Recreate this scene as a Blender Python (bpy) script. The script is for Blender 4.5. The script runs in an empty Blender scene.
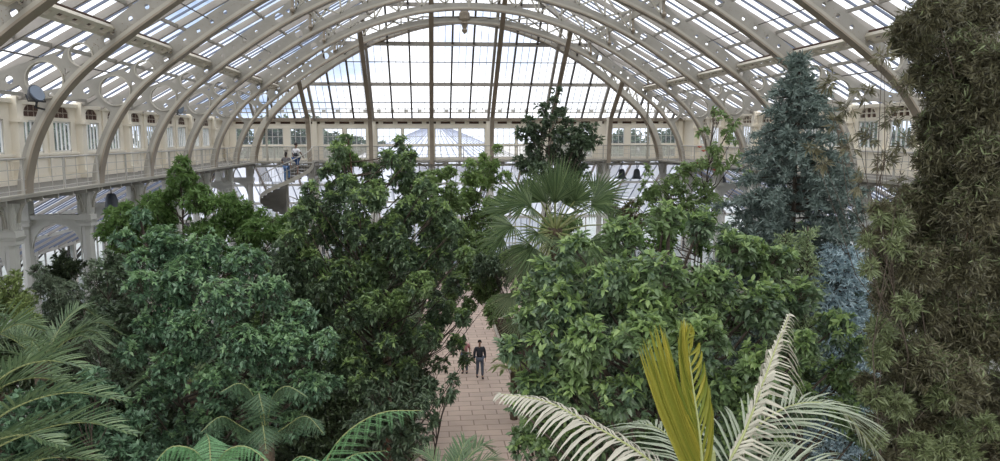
import bpy, math, random
import numpy as np
from mathutils import Vector, Matrix
R = math.radians
PI = math.pi
C = bpy.context.scene.collection
SC = bpy.context.scene

# ------------------------------------------------------------------ camera
CX, CZ = -2.11, 10.6                 # camera stands on the near gallery, 10.6 m over the ground
F, TH, YA, RO = 759.36, 0.1217, 0.0964, -0.0029
cam = bpy.data.objects.new('camera', bpy.data.cameras.new('camera'))
C.objects.link(cam)
cam.data.sensor_width = 36.0
cam.data.lens = 36.0 * F / 1000.0
cam.data.clip_start = 0.05
cam.data.clip_end = 600
fwd = Vector((math.sin(YA) * math.cos(TH), math.cos(YA) * math.cos(TH), -math.sin(TH)))
right = Vector((math.cos(YA), -math.sin(YA), 0))
upv = right.cross(fwd)
r2 = right * math.cos(RO) + upv * math.sin(RO)
u2 = -right * math.sin(RO) + upv * math.cos(RO)
cam.matrix_world = Matrix(((r2.x, u2.x, -fwd.x, CX), (r2.y, u2.y, -fwd.y, 0), (r2.z, u2.z, -fwd.z, CZ), (0, 0, 0, 1)))
SC.camera = cam

def at(x, y, D):
    """the place in the house, D metres down the nave, read off the photograph"""
    u, v = x - 500, 230.5 - y
    u, v = u * math.cos(RO) + v * math.sin(RO), -u * math.sin(RO) + v * math.cos(RO)
    d = fwd * F + right * u + upv * v
    t = D / d.y
    return Vector((CX + d.x * t, D, CZ + d.z * t))
def mpp(D): return D / F             # metres per pixel at depth D

# ------------------------------------------------------------------ sky, light
W = bpy.data.worlds.new('world'); SC.world = W; W.use_nodes = True
nt = W.node_tree; nt.nodes.clear()
tc = nt.nodes.new('ShaderNodeTexCoord')
mp = nt.nodes.new('ShaderNodeMapping'); mp.inputs['Scale'].default_value = (1, 1, 2.2); mp.inputs['Location'].default_value = (0.7, 2.2, 1.1)
no = nt.nodes.new('ShaderNodeTexNoise'); no.inputs['Scale'].default_value = 3.2; no.inputs['Detail'].default_value = 7; no.inputs['Roughness'].default_value = 0.55
cr = nt.nodes.new('ShaderNodeValToRGB')
cr.color_ramp.elements[0].position = 0.33; cr.color_ramp.elements[0].color = (0.30, 0.40, 0.58, 1)
cr.color_ramp.elements[1].position = 0.47; cr.color_ramp.elements[1].color = (1.0, 1.0, 1.02, 1)
e = cr.color_ramp.elements.new(0.40); e.color = (0.62, 0.70, 0.84, 1)
bg = nt.nodes.new('ShaderNodeBackground'); bg.inputs['Strength'].default_value = 1.55
wo = nt.nodes.new('ShaderNodeOutputWorld')
nt.links.new(tc.outputs['Generated'], mp.inputs['Vector']); nt.links.new(mp.outputs['Vector'], no.inputs['Vector'])
nt.links.new(no.outputs['Fac'], cr.inputs['Fac']); nt.links.new(cr.outputs['Color'], bg.inputs['Color']); nt.links.new(bg.outputs['Background'], wo.inputs['Surface'])
sun = bpy.data.objects.new('sun', bpy.data.lights.new('sun', 'SUN')); C.objects.link(sun)
sun.data.energy = 1.1; sun.data.angle = R(25); sun.data.color = (1.0, 0.97, 0.92)
sun.rotation_euler = (R(28), R(-18), R(10))
SC.view_settings.view_transform = 'Standard'; SC.view_settings.look = 'None'
SC.view_settings.gamma = 1; SC.view_settings.use_curve_mapping = False
SC.view_settings.exposure = 0.12
SC.cycles.transparent_max_bounces = 24
SC.cycles.max_bounces = 7
SC.cycles.diffuse_bounces = 4

# ------------------------------------------------------------------ materials
def pmat(name, col, rough=0.5, metal=0.0, spec=0.5, var=None, vscale=3.0, bump=0.0, bscale=40.0):
    m = bpy.data.materials.new(name); m.use_nodes = True
    n = m.node_tree; b = n.nodes['Principled BSDF']
    b.inputs['Roughness'].default_value = rough; b.inputs['Metallic'].default_value = metal
    b.inputs['Specular IOR Level'].default_value = spec
    b.inputs['Base Color'].default_value = (*col, 1)
    if var:
        t = n.nodes.new('ShaderNodeTexCoord'); z = n.nodes.new('ShaderNodeTexNoise'); z.inputs['Scale'].default_value = vscale; z.inputs['Detail'].default_value = 5
        g = n.nodes.new('ShaderNodeMix'); g.data_type = 'RGBA'
        q = n.nodes.new('ShaderNodeMapRange'); q.inputs[1].default_value = 0.35; q.inputs[2].default_value = 0.68
        n.links.new(t.outputs['Object'], z.inputs['Vector']); n.links.new(z.outputs['Fac'], q.inputs[0]); n.links.new(q.outputs[0], g.inputs[0])
        g.inputs[6].default_value = (*col, 1); g.inputs[7].default_value = (*var, 1)
        n.links.new(g.outputs[2], b.inputs['Base Color'])
        if bump:
            z2 = n.nodes.new('ShaderNodeTexNoise'); z2.inputs['Scale'].default_value = bscale
            bp = n.nodes.new('ShaderNodeBump'); bp.inputs['Strength'].default_value = bump; bp.inputs['Distance'].default_value = 0.03
            n.links.new(t.outputs['Object'], z2.inputs['Vector']); n.links.new(z2.outputs['Fac'], bp.inputs['Height']); n.links.new(bp.outputs['Normal'], b.inputs['Normal'])
    return m

def leafmat(name, c1, c2, rough=0.42, trans=0.22, c3=None, spec=0.5, seed=0.0):
    """c1..c2 vary from leaf to leaf, c3 is the colour of young growth in patches"""
    m = bpy.data.materials.new(name); m.use_nodes = True
    n = m.node_tree; b = n.nodes['Principled BSDF']; out = n.nodes['Material Output']
    b.inputs['Roughness'].default_value = rough; b.inputs['Specular IOR Level'].default_value = spec
    g = n.nodes.new('ShaderNodeNewGeometry')
    mx = n.nodes.new('ShaderNodeMix'); mx.data_type = 'RGBA'
    mx.inputs[6].default_value = (*c1, 1); mx.inputs[7].default_value = (*c2, 1)
    n.links.new(g.outputs['Random Per Island'], mx.inputs[0])
    last = mx.outputs[2]
    if c3:
        t = n.nodes.new('ShaderNodeTexCoord'); z = n.nodes.new('ShaderNodeTexNoise'); z.inputs['Scale'].default_value = 0.9; z.inputs['Detail'].default_value = 3
        q = n.nodes.new('ShaderNodeMapRange'); q.inputs[1].default_value = 0.50; q.inputs[2].default_value = 0.66
        m2 = n.nodes.new('ShaderNodeMix'); m2.data_type = 'RGBA'; m2.inputs[7].default_value = (*c3, 1)
        n.links.new(t.outputs['Object'], z.inputs['Vector']); n.links.new(z.outputs['Fac'], q.inputs[0]); n.links.new(q.outputs[0], m2.inputs[0])
        n.links.new(last, m2.inputs[6]); last = m2.outputs[2]
    n.links.new(last, b.inputs['Base Color'])
    if trans > 0:
        tr = n.nodes.new('ShaderNodeBsdfTranslucent'); ms = n.nodes.new('ShaderNodeMixShader'); ms.inputs[0].default_value = trans
        hs = n.nodes.new('ShaderNodeHueSaturation'); hs.inputs['Value'].default_value = 1.5; hs.inputs['Hue'].default_value = 0.485
        n.links.new(last, hs.inputs['Color']); n.links.new(hs.outputs[0], tr.inputs['Color'])
        n.links.new(b.outputs[0], ms.inputs[1]); n.links.new(tr.outputs[0], ms.inputs[2]); n.links.new(ms.outputs[0], out.inputs['Surface'])
    return m

def glassmat(name, tint, gloss=0.1, milk=0.0, milkcol=(0.8, 0.85, 0.95)):
    m = bpy.data.materials.new(name); m.use_nodes = True
    n = m.node_tree; n.nodes.clear(); out = n.nodes.new('ShaderNodeOutputMaterial')
    tr = n.nodes.new('ShaderNodeBsdfTransparent'); tr.inputs['Color'].default_value = (*tint, 1)
    gl = n.nodes.new('ShaderNodeBsdfGlossy'); gl.inputs['Roughness'].default_value = 0.08
    fr = n.nodes.new('ShaderNodeLayerWeight'); fr.inputs['Blend'].default_value = 0.12
    mu = n.nodes.new('ShaderNodeMath'); mu.operation = 'MULTIPLY'; mu.inputs[1].default_value = gloss * 3
    a = n.nodes.new('ShaderNodeMixShader')
    n.links.new(fr.outputs['Fresnel'], mu.inputs[0]); n.links.new(mu.outputs[0], a.inputs[0])
    n.links.new(tr.outputs[0], a.inputs[1]); n.links.new(gl.outputs[0], a.inputs[2])
    last = a.outputs[0]
    if milk:
        df = n.nodes.new('ShaderNodeBsdfTranslucent'); df.inputs['Color'].default_value = (*milkcol, 1)
        b = n.nodes.new('ShaderNodeMixShader')
        g = n.nodes.new('ShaderNodeNewGeometry'); q = n.nodes.new('ShaderNodeMapRange'); q.inputs[3].default_value = milk * 0.4; q.inputs[4].default_value = milk * 1.6
        n.links.new(g.outputs['Random Per Island'], q.inputs[0]); n.links.new(q.outputs[0], b.inputs[0])
        n.links.new(last, b.inputs[1]); n.links.new(df.outputs[0], b.inputs[2]); last = b.outputs[0]
    n.links.new(last, out.inputs['Surface'])
    return m

M = {}
M['iron'] = pmat('painted_iron', (0.48, 0.45, 0.38), 0.5, var=(0.40, 0.375, 0.32), vscale=1.5)
M['iron_web'] = pmat('painted_iron_web', (0.36, 0.34, 0.30), 0.5, var=(0.30, 0.285, 0.25), vscale=2.0)
M['flange'] = pmat('painted_flange', (0.34, 0.285, 0.22), 0.5, var=(0.28, 0.235, 0.18), vscale=2.0)
M['cream'] = pmat('cream_paint', (0.86, 0.80, 0.68), 0.55, var=(0.80, 0.74, 0.62), vscale=0.8)
M['white'] = pmat('white_paint', (0.70, 0.685, 0.63), 0.5, var=(0.60, 0.59, 0.54), vscale=1.0)
M['bar'] = pmat('glazing_bar_paint', (0.16, 0.19, 0.27), 0.5)
M['rafter'] = pmat('rafter_paint', (0.40, 0.37, 0.33), 0.5, var=(0.33, 0.30, 0.27), vscale=2)
M['darkrafter'] = pmat('dark_rafter_paint', (0.10, 0.09, 0.085), 0.5)
M['slot'] = pmat('vent_dark', (0.09, 0.045, 0.03), 0.7)
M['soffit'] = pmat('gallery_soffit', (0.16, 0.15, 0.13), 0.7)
M['rail'] = pmat('rail_metal', (0.50, 0.48, 0.44), 0.4, metal=0.2)
M['black'] = pmat('black_metal', (0.025, 0.028, 0.033), 0.45)
M['blacklamp'] = pmat('lamp_grey', (0.07, 0.08, 0.10), 0.4)
M['lens'] = pmat('lamp_lens', (0.25, 0.30, 0.38), 0.1)
M['glass'] = glassmat('roof_glass', (0.97, 0.985, 1.0), 0.04, 0.04)
M['aisleglass'] = glassmat('aisle_roof_glass', (0.90, 0.94, 1.0), 0.10, 0.55, (0.86, 0.90, 1.0))
M['wglass'] = glassmat('window_glass', (0.86, 0.92, 1.0), 0.12, 0.08)
M['frost'] = glassmat('frosted_glass', (0.80, 0.80, 0.78), 0.1, 0.35, (0.8, 0.78, 0.7))
M['bark'] = pmat('bark', (0.055, 0.042, 0.03), 0.85, var=(0.11, 0.085, 0.065), vscale=8, bump=0.5)
M['redbark'] = pmat('red_bark', (0.17, 0.08, 0.045), 0.8, var=(0.10, 0.06, 0.04), vscale=9, bump=0.5)
M['palmbark'] = pmat('palm_bark', (0.16, 0.12, 0.08), 0.9, var=(0.09, 0.07, 0.05), vscale=12, bump=0.7)
M['soil'] = pmat('soil', (0.045, 0.032, 0.022), 0.95, spec=0.05, var=(0.07, 0.05, 0.033), vscale=2, bump=0.6, bscale=12)
M['stone'] = pmat('stone_kerb', (0.42, 0.37, 0.30), 0.8, var=(0.34, 0.30, 0.25), vscale=4)
M['grass'] = pmat('gravel', (0.50, 0.49, 0.46), 0.9, var=(0.40, 0.42, 0.36), vscale=0.1)
def paving():
    m = pmat('paving', (0.5, 0.4, 0.33), 0.75); n = m.node_tree; b = n.nodes['Principled BSDF']
    t = n.nodes.new('ShaderNodeTexCoord'); br = n.nodes.new('ShaderNodeTexBrick')
    br.inputs['Color1'].default_value = (0.74, 0.57, 0.46, 1); br.inputs['Color2'].default_value = (0.63, 0.48, 0.39, 1); br.inputs['Mortar'].default_value = (0.36, 0.26, 0.20, 1)
    br.inputs['Scale'].default_value = 1.0; br.inputs['Brick Width'].default_value = 0.95; br.inputs['Row Height'].default_value = 0.52; br.inputs['Mortar Size'].default_value = 0.022
    z = n.nodes.new('ShaderNodeTexNoise'); z.inputs['Scale'].default_value = 1.3; z.inputs['Detail'].default_value = 6
    mm = n.nodes.new('ShaderNodeMix'); mm.data_type = 'RGBA'; mm.blend_type = 'MULTIPLY'; mm.inputs[0].default_value = 0.4
    n.links.new(t.outputs['Object'], br.inputs['Vector']); n.links.new(t.outputs['Object'], z.inputs['Vector'])
    n.links.new(br.outputs['Color'], mm.inputs[6]); n.links.new(z.outputs['Fac'], mm.inputs[7]); mm.inputs[0].default_value = 0.35
    n.links.new(mm.outputs[2], b.inputs['Base Color'])
    bp = n.nodes.new('ShaderNodeBump'); bp.inputs['Strength'].default_value = 0.3; bp.inputs['Distance'].default_value = 0.01; bp.invert = True
    n.links.new(br.outputs['Fac'], bp.inputs['Height']); n.links.new(bp.outputs['Normal'], b.inputs['Normal'])
    return m
M['paving'] = paving()

# ------------------------------------------------------------------ mesh helpers
def V(*a): return Vector(a)
class MB:
    def __init__(s): s.v = []; s.f = []; s.m = []
    def add(s, vs, fs, mi=0):
        o = len(s.v); s.v += [tuple(p) for p in vs]; s.f += [tuple(i + o for i in f) for f in fs]; s.m += [mi] * len(fs)
    def box(s, a, b, mi=0):
        x0, y0, z0 = a; x1, y1, z1 = b
        s.add([(x0,y0,z0),(x1,y0,z0),(x1,y1,z0),(x0,y1,z0),(x0,y0,z1),(x1,y0,z1),(x1,y1,z1),(x0,y1,z1)],
              [(0,3,2,1),(4,5,6,7),(0,1,5,4),(1,2,6,5),(2,3,7,6),(3,0,4,7)], mi)
    def bar(s, p, q, w, h, up=(0,0,1), mi=0):
        p = Vector(p); q = Vector(q); t = (q - p).normalized(); up = Vector(up)
        a = t.cross(up)
        if a.length < 1e-4: a = t.cross(Vector((0, 1, 0)))
        a.normalize(); b = a.cross(t).normalized(); a *= w / 2; b *= h / 2
        s.add([p-a-b, p+a-b, p+a+b, p-a+b, q-a-b, q+a-b, q+a+b, q-a+b],
              [(0,3,2,1),(4,5,6,7),(0,1,5,4),(1,2,6,5),(2,3,7,6),(3,0,4,7)], mi)
    def tube(s, pts, rad, n=6, mi=0, cap=True):
        pts = [Vector(p) for p in pts]
        if not hasattr(rad, '__len__'): rad = [rad] * len(pts)
        vs = []; fs = []; ref = Vector((0.31, 0.2, 0.93)).normalized()
        for i, p in enumerate(pts):
            t = (pts[min(i+1, len(pts)-1)] - pts[max(i-1, 0)]).normalized()
            a = t.cross(ref)
            if a.length < 0.1: a = t.cross(Vector((1, 0, 0)))
            a.normalize(); b = t.cross(a)
            for k in range(n):
                c = 2 * PI * k / n; vs.append(p + (a * math.cos(c) + b * math.sin(c)) * rad[i])
        for i in range(len(pts) - 1):
            for k in range(n):
                k2 = (k + 1) % n; fs.append((i*n+k, i*n+k2, (i+1)*n+k2, (i+1)*n+k))
        if cap: fs.append(tuple(range(n))[::-1]); fs.append(tuple((len(pts)-1)*n + k for k in range(n)))
        s.add(vs, fs, mi)
    def ribbon(s, path, w, h, side, mi=0):
        """rectangular section w (along side) x h swept along path, closed ends"""
        path = [Vector(p) for p in path]; side = Vector(side).normalized(); vs = []; fs = []
        for i, p in enumerate(path):
            t = (path[min(i+1, len(path)-1)] - path[max(i-1, 0)]).normalized()
            nn = t.cross(side).normalized()
            for (a, b) in ((-1,-1),(1,-1),(1,1),(-1,1)): vs.append(p + side * (a * w / 2) + nn * (b * h / 2))
        for i in range(len(path) - 1):
            for k in range(4):
                k2 = (k + 1) % 4; fs.append((i*4+k, i*4+k2, (i+1)*4+k2, (i+1)*4+k))
        fs.append((3, 2, 1, 0)); o = (len(path) - 1) * 4; fs.append((o, o+1, o+2, o+3))
        s.add(vs, fs, mi)
    def lathe(s, prof, c=(0,0,0), n=16, mi=0):
        vs = []; fs = []
        for r, z in prof:
            for k in range(n):
                a = 2 * PI * k / n; vs.append((c[0] + r * math.cos(a), c[1] + r * math.sin(a), c[2] + z))
        for i in range(len(prof) - 1):
            for k in range(n):
                k2 = (k+1) % n; fs.append((i*n+k, i*n+k2, (i+1)*n+k2, (i+1)*n+k))
        fs.append(tuple(range(n))[::-1]); fs.append(tuple((len(prof)-1)*n + k for k in range(n)))
        s.add(vs, fs, mi)
    def build(s, name, mat, parent=None, smooth=False):
        me = bpy.data.meshes.new(name); me.from_pydata(s.v, [], s.f)
        for mm in (mat if isinstance(mat, (list, tuple)) else [mat]): me.materials.append(mm)
        if any(s.m): me.polygons.foreach_set('material_index', s.m)
        if smooth: me.polygons.foreach_set('use_smooth', [True] * len(s.f))
        me.update()
        return link(name, me, parent)
def link(name, me, parent=None, loc=None):
    o = bpy.data.objects.new(name, me); C.objects.link(o)
    if parent:
        o.parent = parent; o.matrix_parent_inverse = Matrix.Translation(-Vector(parent.location)) if loc is None else Matrix.Identity(4)
    if loc is not None: o.location = loc
    return o
def thing(name, label, cat, loc=(0,0,0), group=None):
    o = bpy.data.objects.new(name, None); C.objects.link(o); o.location = loc; o.empty_display_size = 0.2
    o['label'] = label; o['category'] = cat
    if group: o['group'] = group
    return o
def tag(o, label, cat, group=None):
    o['label'] = label; o['category'] = cat
    if group: o['group'] = group
    return o
def struct(o, label=None, cat=None):
    o['kind'] = 'structure'
    if label: o['label'] = label
    if cat: o['category'] = cat
    return o
def copy_tree(o, delta):
    c = o.copy(); C.objects.link(c); c.location = Vector(o.location) + Vector(delta)
    for ch in o.children:
        d = ch.copy(); C.objects.link(d); d.parent = c; d.matrix_parent_inverse = ch.matrix_parent_inverse.copy()
        for g in ch.children:
            h = g.copy(); C.objects.link(h); h.parent = d; h.matrix_parent_inverse = g.matrix_parent_inverse.copy()
    return c
def plate(name, outline, holes, thick, mapf, mat, parent=None):
    """flat plate cut from an outline with holes, thickness given; mapf turns (a, b, c) into a place"""
    cu = bpy.data.curves.new('tmp', 'CURVE'); cu.dimensions = '2D'; cu.fill_mode = 'BOTH'; cu.extrude = thick / 2
    for lp in [outline] + holes:
        sp = cu.splines.new('POLY'); sp.points.add(len(lp) - 1); sp.use_cyclic_u = True
        for i, (a, b) in enumerate(lp): sp.points[i].co = (a, b, 0, 1)
    ob = bpy.data.objects.new('tmp', cu); C.objects.link(ob)
    dg = bpy.context.evaluated_depsgraph_get(); dg.update()
    me = bpy.data.meshes.new_from_object(ob.evaluated_get(dg))
    bpy.data.objects.remove(ob); bpy.data.curves.remove(cu)
    for v in me.vertices: v.co = mapf(*v.co)
    me.materials.clear(); me.materials.append(mat); me.name = name
    return link(name, me, parent) if parent is not False else me
def circ(cx, cy, r, n=20): return [(cx + r * math.cos(2*PI*k/n), cy + r * math.sin(2*PI*k/n)) for k in range(n)]
ORD = ['first','second','third','fourth','fifth','sixth','seventh','eighth','ninth','tenth','eleventh','twelfth']

# ------------------------------------------------------------------ the house: dimensions
BAY, DF = 4.223, 45.045              # rib spacing, front edge of the far gallery
HW, WW = 11.85, 14.3                 # nave half width (gallery edge), gallery wall
FW = DF + (WW - HW)                  # far gallery wall
ZG, ZF = 9.15, 9.25                  # gallery soffit edge / floor
ZR = 10.13                           # handrail
EAVE, SL = 11.75, 0.57               # roof springing at gallery wall, pitch
RIDGE = EAVE + WW * SL
HIPY = FW - WW * SL / 0.80            # where the end slope meets the ridge
NEAR = 0.0
KS = list(range(1, 11))
PROF = [(11.86,-1.43),(11.80,-.9),(11.56,-.1),(11.1,.75),(10.52,1.45),(9.85,2.03),(9.2,2.52),(8.6,2.95),(7.75,3.53),(6.6,4.22),(5.0,4.98),(3.5,5.48),(2.0,5.82),(0,5.97)]
def prof_pts(n=48):
    """smooth intrados from gallery edge to crown, (|x|, z)"""
    P = [Vector((a, b)) for a, b in PROF]; P = [P[0]*2-P[1]] + P + [Vector((-2.0, 5.82))]
    out = []
    for i in range(1, len(P) - 2):
        for j in range(4):
            t = j / 4; p0, p1, p2, p3 = P[i-1:i+3]
            q = 0.5 * ((2*p1) + (p2-p0)*t + (2*p0-5*p1+4*p2-p3)*t*t + (3*p1-p0-3*p2+p3)*t**3)
            out.append((q.x, q.y + CZ))
    out.append((0.0, 5.97 + CZ)); return out
INTR = prof_pts()
def zin(x):
    x = abs(x)
    for (a, za), (b, zb) in zip(INTR, INTR[1:]):
        if b <= x <= a: return za + (zb - za) * (a - x) / max(a - b, 1e-6)
    return INTR[-1][1] if x < 1 else INTR[0][1]
def zroof(x): return EAVE + (WW - abs(x)) * SL
ROOFCAP = [99.0]                       # height of the end slope over the arch being built

# ------------------------------------------------------------------ arches
def offset(pts, d):
    out = []
    for i, (x, z) in enumerate(pts):
        a = pts[max(i-1, 0)]; b = pts[min(i+1, len(pts)-1)]
        t = Vector((b[0]-a[0], b[1]-a[1])).normalized()
        out.append((x + t.y * d, z - t.x * d))       # outward (away from the nave)
    return out
OUTR = offset(INTR, 0.52)
haunch = [p for p in INTR if p[0] >= 6.55]
ho = [p for p in OUTR if p[0] >= 6.9 and p[1] > CZ + 2.15]
narrow = offset(INTR, 0.26)
lowo = [p for p in narrow if p[1] <= CZ + 0.55]
webout = haunch + [(6.75, CZ + 4.88)] + ho[::-1] + [(12.3, CZ+1.62), (13.2, CZ+1.42), (14.15, CZ+1.36), (14.15, CZ+1.14), (12.9, CZ+1.12), (12.1, CZ+1.18), (11.88, CZ+1.3), (11.76, CZ+1.1), (11.6, CZ+.93), (11.45, CZ+.80)] + lowo[::-1]
webout = [p for i, p in enumerate(webout) if i == 0 or (Vector(p) - Vector(webout[i-1])).length > 1e-3]
webholes = [circ(11.28, CZ+1.42, .43, 28), circ(10.40, CZ+2.02, .27, 22), circ(9.78, CZ+2.35, .085, 10), circ(12.1, CZ+1.42, .10, 12), circ(12.6, CZ+1.33, .09, 10), circ(13.1, CZ+1.28, .08, 10),
            [(10.86, CZ+1.93), (11.0, CZ+2.0), (10.78, CZ+2.14)], [(10.8, CZ+1.55), (10.68, CZ+1.62), (10.8, CZ+1.7)],
            circ(7.2, CZ+4.23, .16, 16), [(6.82, CZ+4.56), (6.84, CZ+4.38), (6.98, CZ+4.46)]]
for t in (9.55, 9.1, 8.7, 8.3, 7.9): webholes.append(circ(t + .1, zin(t) + 0.30, .062, 10))
def webmap(s, Y):
    return lambda a, b, c: (s * a, Y + c, b)

def lattice(mb, pt, wdt=0.07):
    """open trusswork over the crown: pt(x, z) -> place"""
    xs = [6.6, 5.5, 4.4, 3.3, 2.2, 1.1, 0.0]
    def zt(x): return min(zroof(x), ROOFCAP[0]) - 0.22
    for s in (-1, 1):
        for i, x in enumerate(xs[:-1]):
            x2 = xs[i+1]
            zi, zi2 = zin(x) + .3, zin(x2) + .3
            mb.bar(pt(s*x, zi), pt(s*x, zt(x)), wdt, wdt)
            # crossing diagonals, two tiers as the truss deepens
            tiers = 1 if zt(x) - zi < 1.6 else 2
            for k in range(tiers):
                a0 = zi + (zt(x)-zi) * k / tiers; a1 = zi + (zt(x)-zi) * (k+1) / tiers
                b0 = zi2 + (zt(x2)-zi2) * k / tiers; b1 = zi2 + (zt(x2)-zi2) * (k+1) / tiers
                mb.bar(pt(s*x, a0), pt(s*x2, b1), wdt, wdt); mb.bar(pt(s*x, a1), pt(s*x2, b0), wdt, wdt)
                if k: mb.bar(pt(s*x, a0), pt(s*x2, b0), wdt, wdt)
    mb.bar(pt(0, zin(0)), pt(0, min(RIDGE, ROOFCAP[0]) - .1), wdt * 1.5, wdt * 1.5)

def arch(k, first=None):
    Y = DF - k * BAY
    lab = 'cream iron arch, ' + ('the far one with the pendant boss at its crown' if k == 1 else ORD[k-1] + ' full arch from the far end of the roof')
    if first:
        o = copy_tree(first, (0, -(k-2)*BAY, 0)); o['label'] = lab; return o
    t = thing('roof_arch', lab, 'arch', (0, Y, 0), 'iron arches carrying the nave roof')
    for s in (-1, 1):
        plate('web_plate', webout, webholes, 0.05, webmap(s, Y), M['iron_web'], t)
        # rivets
        rb = MB()
        rng = random.Random(5)
        for _ in range(150):
            x = rng.uniform(7.0, 11.9); z = zin(x) + rng.uniform(0.1, .5)
            if any((x-cx)**2 + (z-cz)**2 < r*r for cx, cz, r in ((11.27, CZ+1.40, .46), (10.42, CZ+2.0, .3))): continue
            rb.lathe([(0.012, 0), (0.008, 0.01)], (0, 0, 0), 5)
            n = len(rb.v) - 10
            for i in range(n, n+10):
                vx, vy, vz = rb.v[i]; rb.v[i] = (s * x + vx, Y - 0.025 - vz, z + vy)
        rb.build('rivets', M['flange'], t)
    # circle rims
    for s in (-1, 1):
        for (cx, cz, r) in ((11.28, CZ+1.42, .44), (10.40, CZ+2.02, .278)):
            rim = MB()
            p = [(s*(cx + r*math.cos(a*PI/12)), Y, cz + r*math.sin(a*PI/12)) for a in range(25)]
            rim.ribbon(p, 0.13, 0.03, (0, 1, 0)); rim.build('ring', M['iron'], t)
    full = [(x, z) for x, z in INTR] + [(-x, z) for x, z in INTR[::-1][1:]]
    fl = MB(); fl.ribbon([(x, Y, z) for x, z in full], 0.34, 0.05, (0, 1, 0))
    fl.build('flange', M['flange'], t)
    mo = MB()
    up = offset(INTR, 0.07)
    for dy in (-.115, .115):
      mo = MB(); mo.ribbon([(x, Y+dy, z) for x, z in up] + [(-x, Y+dy, z) for x, z in up[::-1][1:]], 0.05, 0.09, (0, 1, 0)); mo.build('moulding', M['iron'], t)
    # crown plate beyond the web plates, shallower
    cp = MB(); mid = [p for p in offset(INTR, 0.17) if p[0] <= 6.8]
    cp.ribbon([(x, Y, z) for x, z in mid] + [(-x, Y, z) for x, z in mid[::-1][1:]], 0.05, 0.30, (0, 1, 0))
    cp.build('crown_plate', M['iron_web'], t)
    la = MB(); lattice(la, lambda x, z: (x, Y, z)); la.build('lattice', M['iron'], t)
    for s in (-1, 1):
        js = MB()
        js.lathe([(0.01,-.09),(.07,-.07),(.10,0),(.07,.07),(0.01,.09)], (s*6.72, Y-.08, CZ+4.5), 10)
        js.bar((s*6.72, Y, zin(6.7)), (s*6.72, Y, zroof(6.7)), .09, .09); js.build('boss', M['flange'], t)
    for s in (-1, 1): ra = MB(); xr = 0 if ROOFCAP[0] > RIDGE else WW - (ROOFCAP[0] - EAVE) / SL; ra.bar((s*(WW+.05), Y, EAVE-.08), (s*xr, Y, zroof(xr)-.08), 0.10, 0.22); ra.build('rafter', M['rafter'], t)
    return t
ROOFCAP[0] = EAVE + (FW - (DF - BAY)) * .80; arch(1); ROOFCAP[0] = 99.0
A1 = arch(2)
for k in KS[2:]: arch(k, A1)

# boss pendant hanging at the crown
bz = CZ + 5.97; by = DF - BAY
pm = MB(); pm.lathe([(.05,1.0),(.20,.9),(.26,.75),(.2,.6),(.28,.5),(.3,.2),(.2,.05),(.24,-.02),(.15,-.12),(.1,-.3),(.16,-.36),(.12,-.46),(.03,-.56)], (0, by, bz), 12)
po = pm.build('pendant_boss', M['flange']); tag(po, 'moulded iron pendant boss hanging at the crown of the farthest arch', 'boss')

# corner diagonal ribs and the ribs of the far end, springing from the far gallery
HIPS = (RIDGE - EAVE) / (FW - HIPY)   # pitch of the end slope
def zhip(y): return EAVE + (FW - y) * HIPS
for s in (-1, 1):
    t = thing('corner_rib', 'curved iron rib rising from the far %s corner of the gallery to the crown' % ('left' if s < 0 else 'right'), 'arch', (s*HW, DF, 0), 'corner ribs at the far end')
    def dp(x, z): return (s * x, DF - BAY * (1 - x / HW), z)
    def zcap(x): return min(zroof(x), zhip(DF - BAY * (1 - x / HW)))
    dirv = Vector((s * HW, BAY, 0)).normalized(); side = Vector((-dirv.y, dirv.x, 0))
    b = MB(); b.ribbon([dp(x, z) for x, z in INTR], 0.30, 0.05, side); b.build('flange', M['flange'], t)
    b = MB(); b.ribbon([dp(x, z) for x, z in offset(INTR, .2)], 0.05, 0.36, side); b.build('web_plate', M['iron'], t)
    b = MB()
    pts = [(x, z) for x, z in INTR if x < 10.6][::3]
    for i, (x, z) in enumerate(pts[:-1]):
        x2, z2 = pts[i+1]; rz = zcap(x) - .15; rz2 = zcap(x2) - .15
        if rz - z > .5: b.bar(dp(x, z+.3), dp(x2, rz2), .06, .06); b.bar(dp(x, rz), dp(x2, z2+.3), .06, .06)
    b.build('lattice', M['iron'], t)
EB = 3.519
# end rib: rises straight at the gallery edge then leans inward under the hip
def endrib_path():
    p = [(DF, CZ-1.43), (DF-.03, CZ-.9), (DF-.10, CZ-.1), (DF-.28, CZ+.7)]
    y = DF - .45; z = CZ + 1.25
    while z < RIDGE - 1.0:
        p.append((y, z)); y -= .28; z += .28 * HIPS * .93
    return p
ER = endrib_path()
names = ['leftmost', 'second from left', 'left of the two central', 'right of the two central', 'second from right', 'rightmost']
for i in range(6):
    x = (i - 2.5) * EB
    lim = zin(x) + (0.9 if abs(x) > 4 else 3.0)
    t = thing('end_rib', 'slender curved iron rib on the far gallery, %s of the six' % names[i], 'arch', (x, DF, 0), 'ribs on the far end of the house')
    pp = [(x, y, z) for y, z in ER if z < lim]
    b = MB(); b.ribbon(pp, 0.05, 0.30, (1, 0, 0)); b.build('web_plate', M['iron'], t)
    b = MB(); b.ribbon([(x, y - .15, z - .10) for _, y, z in pp], 0.24, 0.05, (1, 0, 0)); b.build('flange', M['flange'], t)
    b = MB(); b.bar((x, DF+.1, ZG), (x, DF+.1, CZ+1.2), .16, .2); b.build('post', M['cream'], t)
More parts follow.
